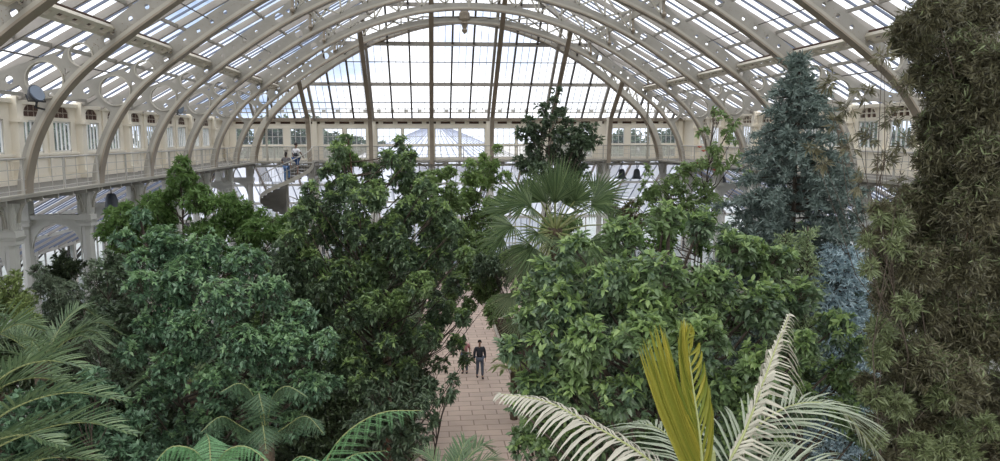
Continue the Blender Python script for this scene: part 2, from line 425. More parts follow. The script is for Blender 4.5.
for s in (-1, 1):
    x = s * 11.2
    t = thing('end_rib', 'thin curved iron rib beside the far %s corner' % ('left' if s < 0 else 'right'), 'arch', (x, DF, 0), 'thin ribs beside the far corners')
    pp = [(s * (11.2 - .12 * max(0, z - CZ) ** 1.8), y, z) for y, z in ER if z < CZ + 3.4]
    b = MB(); b.ribbon(pp, 0.11, 0.10, (1, 0, 0)); b.build('web_plate', M['iron'], t)

# longitudinal struts with slots between arches
def slot_girder(p0, p1, h, nslot, name, parent):
    L = (p1 - p0).length
    holes = []
    for j in range(nslot):
        c = (j + .5) * L / nslot; w = L / nslot * .32
        holes.append([(c-w, -h*.22), (c+w, -h*.22), (c+w, h*.22), (c-w, h*.22)])
    s = 1 if p0.x > 0 else -1
    nrm = Vector((s * 0.50, 0, 0.87))
    wv = Vector((s * 0.87, 0, -0.50))
    return plate(name, [(0, -h/2), (L, -h/2), (L, h/2), (0, h/2)], holes, 0.10, lambda a, b, c: p0 + (p1-p0) / L * a + wv * b + nrm * c, M['cream'], parent)
firstg = {}
for s in (-1, 1):
    for k in KS[:-1]:
        Y = DF - k * BAY
        lab = 'slotted cream strut tying the %s and %s arches on the %s slope' % (ORD[k-1], ORD[k], 'left' if s < 0 else 'right')
        if s not in firstg:
            t = thing('roof_strut', lab, 'strut', (s*10.0, Y, 0), 'slotted struts between the arches')
            slot_girder(Vector((s*9.75, Y, CZ+2.60)), Vector((s*9.75, Y-BAY, CZ+2.60)), 0.36, 6, 'slotted_plate', t)
            b = MB(); b.bar((s*9.80, Y, CZ+2.72), (s*9.80, Y-BAY, CZ+2.72), .30, .03, up=(s*.5, 0, .87)); b.build('top_flange', M['slot'], t)
            b = MB(); b.tube([(s*11.55, Y, CZ+1.98), (s*11.55, Y-BAY, CZ+1.98)], .022, 5); b.build('tie_rod', M['darkrafter'], t); b = MB(); b.tube([(s*8.5, Y, CZ+3.55), (s*8.5, Y-BAY, CZ+3.55)], .018, 5); b.build('tie_rod', M['darkrafter'], t)
            b = MB(); b.box((s*6.72-.05, Y-BAY, zroof(6.7)-.5), (s*6.72+.05, Y, zroof(6.7)-.25)); b.build('purlin', M['iron'], t)
            firstg[s] = t
        else:
            o = copy_tree(firstg[s], (0, -(k-1)*BAY, 0)); o['label'] = lab

# ------------------------------------------------------------------ roof glazing
def side_roof(s):
    t = thing('ceiling', '', '', (0, 0, 0)); del t['label']; del t['category']; struct(t)
    g = MB(); bars = MB(); raf = MB(); pur = MB()
    y0, y1 = DF - 10 * BAY - .5, FW
    pitch = BAY / 7
    n = int((y1 - y0) / pitch)
    ys = [y0 + .5 + i * pitch for i in range(-1, n + 1)]
    def xtop(y):                          # hip cuts the slope
        if y <= HIPY: return 0.0
        return WW * (y - HIPY) / (FW - HIPY)
    for i, y in enumerate(ys):
        y2 = min(y + pitch, y1)
        if y2 <= y: continue
        xa, xb = xtop(y), xtop(y2)
        # glass in three tiers so that panes differ
        cuts = [0, .34, .67, 1]
        for a, b in zip(cuts, cuts[1:]):
            def P(u, yy, xt): x = WW + (xt - WW) * u; return (s*x, yy, zroof(x) + .05)
            g.add([P(a, y, xa), P(a, y2, xb), P(b, y2, xb), P(b, y, xa)], [(0,1,2,3)])
        if xa < WW - .2:
            half = i % 7 == 4
            if half: raf.bar((s*WW, y, EAVE-.04), (s*xa, y, zroof(xa)-.04), .09, .20)
            bars.bar((s*WW, y, EAVE+.04), (s*xa, y, zroof(xa)+.04), 0.045, .065)
    for u in (13.9, 11.9, 9.95, 8.2, 6.72, 5.0, 3.2, 1.5):
        if True:
            yend = HIPY + (FW - HIPY) * u / WW
            pur.bar((s*u, y0, zroof(u)-.07), (s*u, yend, zroof(u)-.07), .07, .10)
    g.build('glass_pane', M['glass'], t); bars.build('glazing_bars', M['bar'], t); raf.build('rafter', M['rafter'], t); pur.build('purlins', M['iron_web'], t)
for s in (-1, 1): side_roof(s)
b = MB(); b.bar((0, 1.5, RIDGE), (0, HIPY, RIDGE), .22, .3); struct(b.build('ceiling_ridge', M['iron']))
# far end slope
t = thing('ceiling', '', '', (0, 0, 0)); del t['label']; del t['category']; struct(t)
g = MB(); bars = MB(); rf = MB(); df = MB(); pur = MB()
def hz(y): return zhip(y) + .03
sub = EB / 9
for i in range(-37, 37):
    x = (i + .5) * sub; x2 = x + sub
    if abs(x) > WW or abs(x2) > WW: continue
    def ytop(xx): return HIPY + (FW - HIPY) * min(abs(xx), WW) / WW
    ca = [0, .22, .45, .72, 1]
    for a, bb in zip(ca, ca[1:]):
        def P(u, xx): yy = FW + (ytop(xx) - FW) * u; return (xx, yy, hz(yy) + .05)
        g.add([P(a, x), P(a, x2), P(bb, x2), P(bb, x)], [(0,1,2,3)])
    if abs(x) < WW - .2:
        yt = ytop(x)
        if i % 9 == 4: rf.bar((x, FW, hz(FW)-.08), (x, yt, hz(yt)-.08), .15, .24)
        elif i % 3 == 1: df.bar((x, FW, hz(FW)-.05), (x, yt, hz(yt)-.05), 0.10, .17)
        else: bars.bar((x, FW, hz(FW)), (x, yt, hz(yt)), .022, .05)
for fy, h in ((FW-.05, .2), (FW-2.5, .2), (FW-5.0, .22), (FW-7.15, .2)):
    xm = WW * (fy - HIPY) / (FW - HIPY)
    pur.bar((-xm, fy, hz(fy)-.10), (xm, fy, hz(fy)-.10), .10, h)
for fy in (FW-1.15, FW-3.8, FW-6.1):
    xm = WW * (fy - HIPY) / (FW - HIPY)
    bars.bar((-xm, fy, hz(fy)), (xm, fy, hz(fy)), .04, .05)
for s in (-1, 1): rf.bar((s*WW, FW, EAVE-.03), (0, HIPY, RIDGE-.03), .16, .26)
g.build('glass_pane', M['glass'], t); bars.build('glazing_bars', M['bar'], t); rf.build('rafter', M['rafter'], t); df.build('thin_rafters', M['darkrafter'], t); pur.build('purlins', M['rafter'], t)
# vent row at the foot of the end slope
b = MB()
for i in range(-16, 17):
    b.box((i*.82-.12, FW-.42, EAVE+.42), (i*.82+.12, FW-.36, EAVE+.55))
b.bar((-WW, FW-.4, EAVE+.38), (WW, FW-.4, EAVE+.38), .06, .06); b.bar((-WW, FW-.4, EAVE+.6), (WW, FW-.4, EAVE+.6), .05, .05)
struct(b.build('trim_1', M['iron']))

# ------------------------------------------------------------------ gallery: floor, fascia, brackets
y0 = DF - 10 * BAY - .5
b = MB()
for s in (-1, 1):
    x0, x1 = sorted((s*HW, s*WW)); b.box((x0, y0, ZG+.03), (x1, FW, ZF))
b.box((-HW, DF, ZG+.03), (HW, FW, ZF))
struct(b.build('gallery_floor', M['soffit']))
b = MB()
for s in (-1, 1):
    b.box((s*HW-.05, y0, ZG+.02), (s*HW+.05, DF, ZF-.02)); b.box((s*HW-.08, y0, ZF-.02), (s*HW+.08, DF, ZF+.02))
b.box((-HW, DF-.05, ZG+.02), (HW, DF+.05, ZF-.02)); b.box((-HW, DF-.08, ZF-.02), (HW, DF+.08, ZF+.02))
struct(b.build('trim_2', M['iron']))
b = MB()                                # joists under the walkway
for s in (-1, 1):
    y = y0 + .3
    while y < DF:
        b.bar((s*HW, y, ZG-.04), (s*WW, y, ZG-.04), .06, .14); y += BAY / 5
x = -HW + .3
while x < HW: b.bar((x, DF, ZG-.04), (x, FW, ZG-.04), .06, .14); x += EB / 4
struct(b.build('trim_3', M['iron_web']))

# railings
def railing(name, label, p, q, posts):
    t = thing(name, label, 'railing', tuple(p), 'railings along the galleries')
    p = Vector(p); q = Vector(q); d = (q - p)
    b = MB(); b.tube([p + V(0,0,ZR-p.z), q + V(0,0,ZR-q.z)], .028, 8); b.build('handrail', M['rail'], t)
    b = MB()
    for z in (.12, .38, .62): b.tube([p + V(0,0,ZF+z-p.z), q + V(0,0,ZF+z-q.z)], .010, 5)
    n = int(d.length / .7)
    for i in range(n):
        a = p + d * ((i + .5) / n); b.tube([V(a.x, a.y, ZF), V(a.x, a.y, ZR)], .008, 4)
    b.build('wires', M['rail'], t)
    for i in range(posts + 1):
        a = p + d * (i / posts); c = MB(); c.box((a.x-.025, a.y-.025, ZF), (a.x+.025, a.y+.025, ZR)); c.build('post', M['rail'], t)
for s in (-1, 1):
    railing('gallery_railing', 'thin metal railing along the edge of the %s side gallery' % ('left' if s < 0 else 'right'), (s*(HW-.02), y0, ZF), (s*(HW-.02), DF, ZF), 20)
railing('gallery_railing', 'thin metal railing along the far gallery, right of the spiral stair', (-8.3, DF+.02, ZF), (HW, DF+.02, ZF), 12)

# ------------------------------------------------------------------ gallery walls
def arch_poly(cx, w, z0, zs, zt, n=10):
    p = [(cx-w, z0), (cx+w, z0), (cx+w, zs)]
    for i in range(1, n):
        a = PI * i / n; p.append((cx + w*math.cos(a), zs + (zt-zs)*math.sin(a)))
    p.append((cx-w, zs)); return p
SILL, WTOP = 10.17, 11.18
wn = 0
wpane = None
def side_wall(s):
    L = 10 * BAY + .5 + (FW - DF)
    outline = [(y0, ZF-.02), (FW, ZF-.02), (FW, EAVE), (y0, EAVE)]
    holes = []
    for k in range(0, 10):
        for c in (.27, .73):
            yc = DF - BAY * (k + c)
            holes.append([(yc-.62, SILL), (yc+.62, SILL), (yc+.62, WTOP), (yc-.62, WTOP)])
            holes.append(arch_poly(yc, .50, WTOP+.10, WTOP+.22, WTOP+.50))
    mf = lambda a, b_, c: (s * (WW + c), a, b_)
    o = plate('wall_left' if s < 0 else 'wall_right', outline, holes, .12, mf, M['cream']); struct(o)
    b = MB()
    for k in range(0, 11):
        Y = DF - k * BAY
        b.box((min(s*(WW-.28), s*WW), Y-.16, ZF), (max(s*(WW-.28), s*WW), Y+.16, EAVE+.1))
        b.box((min(s*(WW-.38), s*WW), Y-.22, ZF), (max(s*(WW-.38), s*WW), Y+.22, ZF+.25))
        b.box((min(s*(WW-.38), s*WW), Y-.22, EAVE-.65), (max(s*(WW-.38), s*WW), Y+.22, EAVE-.55))
        ym = Y - BAY / 2
        b.box((min(s*(WW-.12), s*WW), ym-.10, ZF), (max(s*(WW-.12), s*WW), ym+.10, EAVE))
    xx = sorted((s*(WW-.16), s*WW)); b.box((xx[0], y0, SILL-.09), (xx[1], FW, SILL-.02)); b.box((xx[0], y0, ZF), (xx[1], FW, ZF+.12)); b.box((xx[0], y0, EAVE-.1), (xx[1], FW, EAVE+.03))
    struct(b.build('trim_%d' % (4 if s < 0 else 5), M['cream'])) 
    # dado panels
    b = MB()
    for k in range(0, 10):
        for c in (.27, .73):
            yc = DF - BAY * (k + c)
            x_ = s * (WW - .075)
            for (a0, a1, c0, c1) in ((-.8,.8,ZF+.2,ZF+.23),(-.8,.8,SILL-.2,SILL-.17),(-.8,-.77,ZF+.2,SILL-.17),(.77,.8,ZF+.2,SILL-.17),(-.015,.015,ZF+.2,SILL-.17)):
                b.box((min(x_, x_-s*.02), yc+a0, c0), (max(x_, x_-s*.02), yc+a1, c1))
    struct(b.build('baseboard_left' if s < 0 else 'baseboard_right', M['cream']))
for s in (-1, 1): side_wall(s)
# windows of the side galleries: one kind, copied
def win_mesh():
    fr = MB()
    fr.box((-.03,-.62,0),(.03,-.56,1.01)); fr.box((-.03,.56,0),(.03,.62,1.01)); fr.box((-.03,-.62,0),(.03,.62,.05)); fr.box((-.03,-.62,.96),(.03,.62,1.01))
    for y in (-.28, 0, .28): fr.box((-.025, y-.022, 0), (.025, y+.022, 1.01))
    va = MB()
    va.box((.0,-.49,1.12),(.03,.49,1.48))
    vs = MB()
    # raised bars over the dark louvre
    vs.box((-.08,-.56,1.09),(.03,.56,1.13)); vs.box((-.06,-.5,1.27),(.03,.5,1.31))
    for y in (-.17, .17): vs.box((-.06, y-.03, 1.11), (.03, y+.03, 1.48))
    vs.ribbon([(-.06, .53*math.cos(PI*k/14), 1.23+.29*math.sin(PI*k/14)) for k in range(15)], .06, .05, (1, 0, 0))
    vs.box((-.08,-.56,1.10),(-.02,-.50,1.25)); vs.box((-.08,.50,1.10),(-.02,.56,1.25))
    g = MB(); g.add([(0,-.6,0),(0,.6,0),(0,.6,1.0),(0,-.6,1.0)], [(0,1,2,3)])
    return fr, va, vs, g
fr, va, vs, g = win_mesh()
wt = thing('window_1', '', '', (-WW, DF - BAY*.27, SILL)); del wt['label']; del wt['category']; struct(wt)
mats = [(fr, 'window_frame', M['white']), (va, 'louvre', M['slot']), (vs, 'vent_frame', M['cream']), (g, 'glass_pane', M['wglass'])]
for mb, nm, mt in mats:
    o = mb.build(nm, mt); o.parent = wt
first = True; wn = 1
for s in (-1, 1):
    for k in range(0, 8):
        for c in (.27, .73):
            Y = DF - BAY * (k + c)
            if first: first = False; continue
            wn += 1
            o = copy_tree(wt, (0,0,0)); o.location = (s*WW, Y, SILL); o.name = 'window_%d' % wn

# far gallery wall
outline = [(-WW, ZF-.02), (WW, ZF-.02), (WW, EAVE), (-WW, EAVE)]
holes = []; wins = []
edges = [-WW+.3, -8.8, -5.28, -1.76, 1.76, 5.28, 8.8, WW-.3]
for i, (a, c) in enumerate(zip(edges, edges[1:])):
    m_ = (a + c) / 2
    central = i == 3
    if i in (0, 6):
        spans = [(a+.5, a+1.6), (a+2.0, a+3.3), (a+3.7, c-.25)]
    elif i in (2, 3, 4): spans = [(a+.2, m_-.06), (m_+.06, c-.2)]
    else: spans = [(a+.45, m_-.12), (m_+.12, c-.45)]
    for (u, v) in spans:
        lo = ZF + .12
        holes.append([(u, SILL+.02), (v, SILL+.02), (v, WTOP+.02), (u, WTOP+.02)]); wins.append((u, v, SILL+.02, WTOP+.02, 'wglass'))
        holes.append([(u, lo), (v, lo), (v, SILL-.06), (u, SILL-.06)]); wins.append((u, v, lo, SILL-.06, 'wglass' if i in (2, 3) else 'frost'))
for i in range(-15, 16):
    holes.append([(i*.88-.3, WTOP+.28), (i*.88+.3, WTOP+.28), (i*.88+.3, WTOP+.42), (i*.88-.3, WTOP+.42)])
o = plate('wall_far', outline, holes, .12, lambda a, b_, c: (a, FW + c, b_), M['cream']); struct(o)
b = MB(); b.box((-WW, FW+.08, WTOP+.24), (WW, FW+.12, WTOP+.46)); struct(b.build('trim_6', M['slot']))
b = MB(); b.box((-WW, FW-.22, EAVE-.14), (WW, FW, EAVE+.04)); struct(b.build('trim_7', M['flange']))
b = MB(); b.box((-WW, FW-.12, SILL-.07), (WW, FW, SILL-.01))
for e_ in edges: b.box((e_-.13, FW-.2, ZF), (e_+.13, FW, EAVE-.1))
struct(b.build('trim_8', M['cream']))
for (u, v, z0_, z1_, gm) in wins:
    wn += 1
    t = thing('window_%d' % wn, '', '', ((u+v)/2, FW, z0_)); del t['label']; del t['category']; struct(t)
    b = MB(); w_ = .045
    b.box((u, FW-.04, z0_), (u+w_, FW+.04, z1_)); b.box((v-w_, FW-.04, z0_), (v, FW+.04, z1_)); b.box((u, FW-.04, z0_), (v, FW+.04, z0_+w_)); b.box((u, FW-.04, z1_-w_), (v, FW+.04, z1_))
    nx = 4 if v-u > 1.1 else 3
    for j in range(1, nx): x = u + (v-u)*j/nx; b.box((x-.014, FW-.025, z0_), (x+.014, FW+.025, z1_))
    if z1_ - z0_ > .8: b.box((u, FW-.025, (z0_+z1_)/2-.014), (v, FW+.025, (z0_+z1_)/2+.014))
    b.build('window_frame', M['white'], t)
    b = MB(); b.add([(u, FW, z0_), (v, FW, z0_), (v, FW, z1_), (u, FW, z1_)], [(0,1,2,3)]); b.build('glass_pane', M[gm], t)

# ------------------------------------------------------------------ columns carrying the galleries
def column(px, py, ox, oy, label, group, first=None):
    """inner column at (px,py), outer pier offset by (ox,oy)"""
    t = thing('iron_column', label, 'column', (px, py, 0), group)
    def sq(b, x, y, r0, r1, z0, z1, mi=0):
        b.add([(x-r0,y-r0,z0),(x+r0,y-r0,z0),(x+r0,y+r0,z0),(x-r0,y+r0,z0),(x-r1,y-r1,z1),(x+r1,y-r1,z1),(x+r1,y+r1,z1),(x-r1,y+r1,z1)],
              [(0,3,2,1),(4,5,6,7),(0,1,5,4),(1,2,6,5),(2,3,7,6),(3,0,4,7)], mi)
    b = MB()
    b.lathe([(.28,0),(.28,.5),(.20,.6),(.175,1.2),(.155,7.9),(.18,8.0)], (px, py, 0), 8)
    b.build('shaft', M['white'], t)
    b = MB()
    sq(b, px, py, .19, .19, 8.0, 8.12); sq(b, px, py, .22, .25, 8.12, 8.2); sq(b, px, py, .21, .21, 8.2, 8.34)
    b.build('capital', M['white'], t)
    b = MB()
    sq(b, px, py, .16, .18, 8.34, ZG+.02)
    for j in (-.12, -.04, .04, .12):
        b.box((px+j-.022, py-.19, 8.38), (px+j+.022, py+.19, ZG-.06)); b.box((px-.19, py+j-.022, 8.38), (px+.19, py+j+.022, ZG-.06))
    b.build('fluted_block', M['white'], t)
    # curved brackets along the gallery and out to the nave
    b = MB()
    ln = Vector((oy, ox, 0)).normalized() if True else None
    ln = Vector((-oy, ox, 0)).normalized()
    for sg in (-1, 1):
        c0 = Vector((px, py, 0))
        pts = []
        for i in range(9):
            a = PI/2 * i / 8; pts.append(c0 + ln * sg * (.22 + .62 * (1 - math.cos(a))) + V(0, 0, 8.42 + (ZG - .06 - 8.42) * math.sin(a)))
        b.ribbon(pts, .06, .05, ln.cross(V(0,0,1)))
        b.bar(c0 + ln*sg*.22 + V(0,0,ZG-.03), c0 + ln*sg*.95 + V(0,0,ZG-.03), .07, .05)
        q = c0 + ln * sg * .42 + V(0, 0, ZG - .24)
        b.ribbon([q + ln*math.cos(k*PI/6)*.12 + V(0,0,math.sin(k*PI/6)*.12) for k in range(13)], .05, .02, ln.cross(V(0,0,1)))
    inn = Vector((-ox, -oy, 0)).normalized()
    pts = [Vector((px, py, 0)) + inn * (.22 + .3 * (1-math.cos(PI/2*i/6))) + V(0,0,8.55 + (ZG-.04-8.55)*math.sin(PI/2*i/6)) for i in range(7)]
    b.ribbon(pts, .08, .05, inn.cross(V(0,0,1)))
    b.build('bracket', M['iron'], t)
    # outer pier and the arch between them
    qx, qy = px + ox, py + oy
    b = MB(); b.lathe([(.28,0),(.28,.5),(.2,.6),(.16,7.9),(.2,8.0)], (qx, qy, 0), 8)
    sq(b, qx, qy, .19, .19, 8.0, 8.12); sq(b, qx, qy, .22, .25, 8.12, 8.2); sq(b, qx, qy, .18, .18, 8.2, ZG+.02)
    b.build('outer_shaft', M['white'], t)
    d = Vector((ox, oy, 0)); L = d.length; dn = d / L
    outl = [(.15, 8.34), (L-.15, 8.34), (L-.15, 7.3)]
    for i in range(1, 12):
        a = PI * i / 12; outl.append((L/2 + (L/2-.17)*math.cos(a), 7.3 + .75*math.sin(a)))
    outl.append((.15, 7.3))
    plate('arched_spandrel', outl, [], .10, lambda a, b_, c: Vector((px, py, 0)) + dn*a + Vector((-dn.y, dn.x, 0))*c + V(0,0,b_), M['white'], t)
    b = MB(); b.bar(Vector((px,py,8.27)), Vector((qx,qy,8.27)), .30, .14); b.build('entablature', M['white'], t)
    return t
for s in (-1, 1):
    f0 = None
    for k in range(1, 10):
        Y = DF - k*BAY
        lab = 'pale iron column with an arched link to its pier, %s along the %s gallery from the far end' % (ORD[k-1], 'left' if s < 0 else 'right')
        if f0 is None: f0 = column(s*12.35, Y, s*1.75, 0, lab, 'columns under the side galleries')
        else:
            o = copy_tree(f0, (0, -(k-1)*BAY, 0)); o['label'] = lab
f0 = None
for i in range(6):
    x = (i-2.5)*EB
    lab = 'pale iron column under the far gallery, %s of the six' % names[i]
    if f0 is None: f0 = column(x, DF+.5, 0, 1.75, lab, 'columns under the far gallery'); x00 = x
    else: o = copy_tree(f0, (x-x00, 0, 0)); o['label'] = lab
for s in (-1, 1):
    column(s*12.35, DF+.5, s*1.75, 0, 'pale iron column under the far %s corner of the gallery' % ('left' if s < 0 else 'right'), 'columns under the gallery corners')

# ------------------------------------------------------------------ aisle roofs below the galleries
AE, AX = 4.9, 7.6                      # outer eaves height, width of the aisle
def aisle(axis, s):
    t = thing('ceiling', '', '', (0,0,0)); del t['label']; del t['category']; struct(t)
    g = MB(); bars = MB(); rf = MB(); pu = MB(); wl = MB(); wg = MB(); wb = MB()
    z1 = ZG - .05; fr_, to_ = (y0, FW + AX) if axis == 'x' else (-WW - AX, WW + AX)
    def P(u, v, dz=0):                  # u outwards 0..1, v along
        o_ = WW + AX*u; z = z1 + (AE - z1)*u + dz
        if axis == 'x': return (s*o_, min(v, FW + AX*u), z)
        return (max(-o_, min(o_, v)), FW + AX*u, z)
    pit = BAY / 8 if axis == 'x' else EB / 6; n = int((to_ - fr_) / pit)
    for i in range(n + 1):
        v = fr_ + i * pit; v2 = min(v + pit, to_)
        for a, c in ((0,.3),(.3,.65),(.65,1)):
            g.add([P(a, v), P(a, v2), P(c, v2), P(c, v)], [(0,1,2,3)])
        big = i % 4 == 0
        (rf if big else bars).bar(P(0, v, -.02), P(1, v, -.02), .11 if big else .045, .18 if big else .07)
    for u in (.02, .33, .66, 1.0): pu.bar(P(u, fr_, -.1), P(u, to_, -.1), .1, .16)
    # outer wall of the aisle
    def Wp(v, z): return (s*(WW+AX), v, z) if axis == 'x' else (v, FW+AX, z)
    n = int((to_-fr_)/1.05)
    for i in range(n+1):
        v = fr_ + i*1.05; wb.bar(Wp(v, .9), Wp(v, AE), .07 if i % 4 else .22, .09 if i % 4 else .25, up=(0,1,0) if axis == 'x' else (1,0,0))
    wg.add([Wp(fr_, .9), Wp(to_, .9), Wp(to_, AE), Wp(fr_, AE)], [(0,1,2,3)])
    wb.bar(Wp(fr_, 2.9), Wp(to_, 2.9), .08, .08); wb.bar(Wp(fr_, AE-.05), Wp(to_, AE-.05), .2, .2)
    wl.bar(Wp(fr_, .45), Wp(to_, .45), .3, .9)
    g.build('glass_pane', M['aisleglass'], t); bars.build('glazing_bars', M['bar'], t); rf.build('rafter', M['rafter'], t); pu.build('purlins', M['white'], t)
    w = thing('wall_%s_aisle' % ('far' if axis == 'y' else ('left' if s < 0 else 'right')), '', '', (0,0,0)); del w['label']; del w['category']; struct(w)
    wg.build('glass_pane', M['wglass'], w); wb.build('glazing_bars', M['white'], w); wl.build('plinth', M['stone'], w)
aisle('x', -1); aisle('x', 1); aisle('y', 1)

# ------------------------------------------------------------------ ground
PX0, PX1 = -2.5, 1.5
b = MB(); b.box((-WW-AX, -6, -.12), (PX0-.15, DF-1.5, 0)); b.box((PX1+.15, -6, -.12), (WW+AX, DF-1.5, 0)); struct(b.build('floor_planting_beds', M['soil']))
b = MB(); b.box((PX0, -6, -.12), (PX1, DF-1.5, .02)); b.box((-WW-AX, DF-1.5, -.12), (WW+AX, FW+AX, .02)); struct(b.build('floor', M['paving']))
b = MB()
for x0 in (PX0-.15, PX1): b.box((x0, -6, -.1), (x0+.15, DF-1.5, .12))
struct(b.build('trim_9', M['stone']))
b = MB(); b.add([(-250,-100,-.15),(250,-100,-.15),(250,300,-.15),(-250,300,-.15)], [(0,1,2,3)]); struct(b.build('ground_outside', M['grass']))
# ------------------------------------------------------------------ outside: glazed pavilion beyond the far wall
t = thing('glazed_pavilion', 'pale glazed roof of the next pavilion seen through the middle of the far windows', 'building', (-1.0, 66, 0))
g = MB(); b = MB(); pc = Vector((-1.2, 66, 0)); N8 = 8
for k in range(N8):
    a0 = 2*PI*(k+.5)/N8; a1 = 2*PI*(k+1.5)/N8
    p0 = pc + V(math.cos(a0)*9, math.sin(a0)*9, 8.3); p1 = pc + V(math.cos(a1)*9, math.sin(a1)*9, 8.3); tp = pc + V(0, 0, 11.9)
    q0 = p0 + (tp-p0)*.86; q1 = p1 + (tp-p1)*.86
    g.add([p0, p1, q1, q0], [(0,1,2,3)])
    g.add([V(p0.x,p0.y,0), V(p1.x,p1.y,0), p1, p0], [(0,1,2,3)])
    for j in range(9):
        u = j / 9; b.bar(p0 + (p1-p0)*u, q0 + (q1-q0)*u, .06 if j else .16, .08)
        a_ = p0 + (p1-p0)*u; b.bar(V(a_.x,a_.y,0), a_, .08 if j else .2, .08)
    b.bar(p0, p1, .25, .3); b.bar(q0, q1, .2, .25)
g.build('glass_roof', pmat('pavilion_glass', (0.90, 0.90, 0.94), 0.4), t); b.build('glazing_bars', pmat('pavilion_bars', (0.34, 0.35, 0.42), .5), t)
b = MB(); b.lathe([(1.2,11.2),(1.2,11.5),(.9,11.6),(.1,12.0)], (pc.x, pc.y, 0), 8); b.build('lantern', M['white'], t)

# ------------------------------------------------------------------ plants
NR = np.random.default_rng(11)
GD = 2.6                               # twigs per square metre of crown, over all plants
def nrm(a): return a / np.maximum(np.linalg.norm(a, axis=-1, keepdims=True), 1e-9)
def mesh_np(name, verts, faces_flat, nper, mats, mi=None, parent=None, smooth=False):
    """faces_flat: (F, nper) array of vertex ids"""
    me = bpy.data.meshes.new(name); F_ = faces_flat.shape[0]
    me.vertices.add(len(verts)); me.vertices.foreach_set('co', np.asarray(verts, np.float32).ravel())
    me.loops.add(F_ * nper); me.loops.foreach_set('vertex_index', faces_flat.astype(np.int32).ravel())
    me.polygons.add(F_); me.polygons.foreach_set('loop_start', np.arange(0, F_ * nper, nper, dtype=np.int32))
    for m_ in mats: me.materials.append(m_)
    if mi is not None: me.polygons.foreach_set('material_index', np.asarray(mi, np.int32))
    me.update(calc_edges=True)
    if smooth: me.polygons.foreach_set('use_smooth', np.ones(F_, bool))
    return link(name, me, parent)
def leaf_geo(P, A, Nn, L, Wd, droop=0.15, fold=0.25, seg=1, widest=0.42):
    """P base, A axis, Nn normal (N,3); L, Wd (N,). seg 1: folded rhombus, seg 2: curved leaf of eight vertices"""
    A = nrm(A); S = nrm(np.cross(A, Nn)); U = nrm(np.cross(S, A)); L = L[:, None]; Wd = Wd[:, None]
    n = len(P); ar = np.arange(n)[:, None]
    if seg == 1:
        tip = P + A*L - U*L*droop
        l = P + A*L*widest - S*Wd/2 + U*Wd*fold; r = P + A*L*widest + S*Wd/2 + U*Wd*fold
        v = np.stack([P, r, tip, l], 1).reshape(-1, 3)
        f = np.concatenate([ar*4 + np.array([[0,1,2]]), ar*4 + np.array([[0,2,3]])], 1).reshape(-1, 3)
        return v, f
    a, c = 0.28, 0.66
    m1 = P + A*L*a + U*L*.02; m2 = P + A*L*c - U*L*droop*.35
    tip = P + A*L*.98 - U*L*droop
    l1 = m1 - S*Wd*.46 + U*Wd*fold; r1 = m1 + S*Wd*.46 + U*Wd*fold
    l2 = m2 - S*Wd*.38 + U*Wd*fold; r2 = m2 + S*Wd*.38 + U*Wd*fold
    v = np.stack([P, l1, m1, r1, l2, m2, r2, tip], 1).reshape(-1, 3)
    T = np.array([[0,2,1],[0,3,2],[1,2,5],[1,5,4],[2,3,6],[2,6,5],[4,5,7],[5,6,7]])
    f = (ar[:, :, None]*8 + T[None]).reshape(-1, 3)
    return v, f
def tubes_np(starts, ends, r0, r1):
    """many 3-sided twigs"""
    t = nrm(ends - starts); ref = np.where(np.abs(t[:, 2:3]) > .9, np.array([[1., 0, 0]]), np.array([[0, 0, 1.]]))
    a = nrm(np.cross(t, ref)); b_ = np.cross(t, a); vs = []
    for r, base in ((r0, starts), (r1, ends)):
        for k in range(3):
            c = 2*PI*k/3; vs.append(base + (a*math.cos(c) + b_*math.sin(c)) * np.asarray(r).reshape(-1, 1))
    v = np.stack(vs, 1).reshape(-1, 3); ar = np.arange(len(starts))[:, None, None]*6
    T = np.array([[0,1,4],[0,4,3],[1,2,5],[1,5,4],[2,0,3],[2,3,5]]); return v, (ar + T[None]).reshape(-1, 3)
def randdir(n, up=0.0):
    d = NR.normal(size=(n, 3)); d[:, 2] += up; return nrm(d)

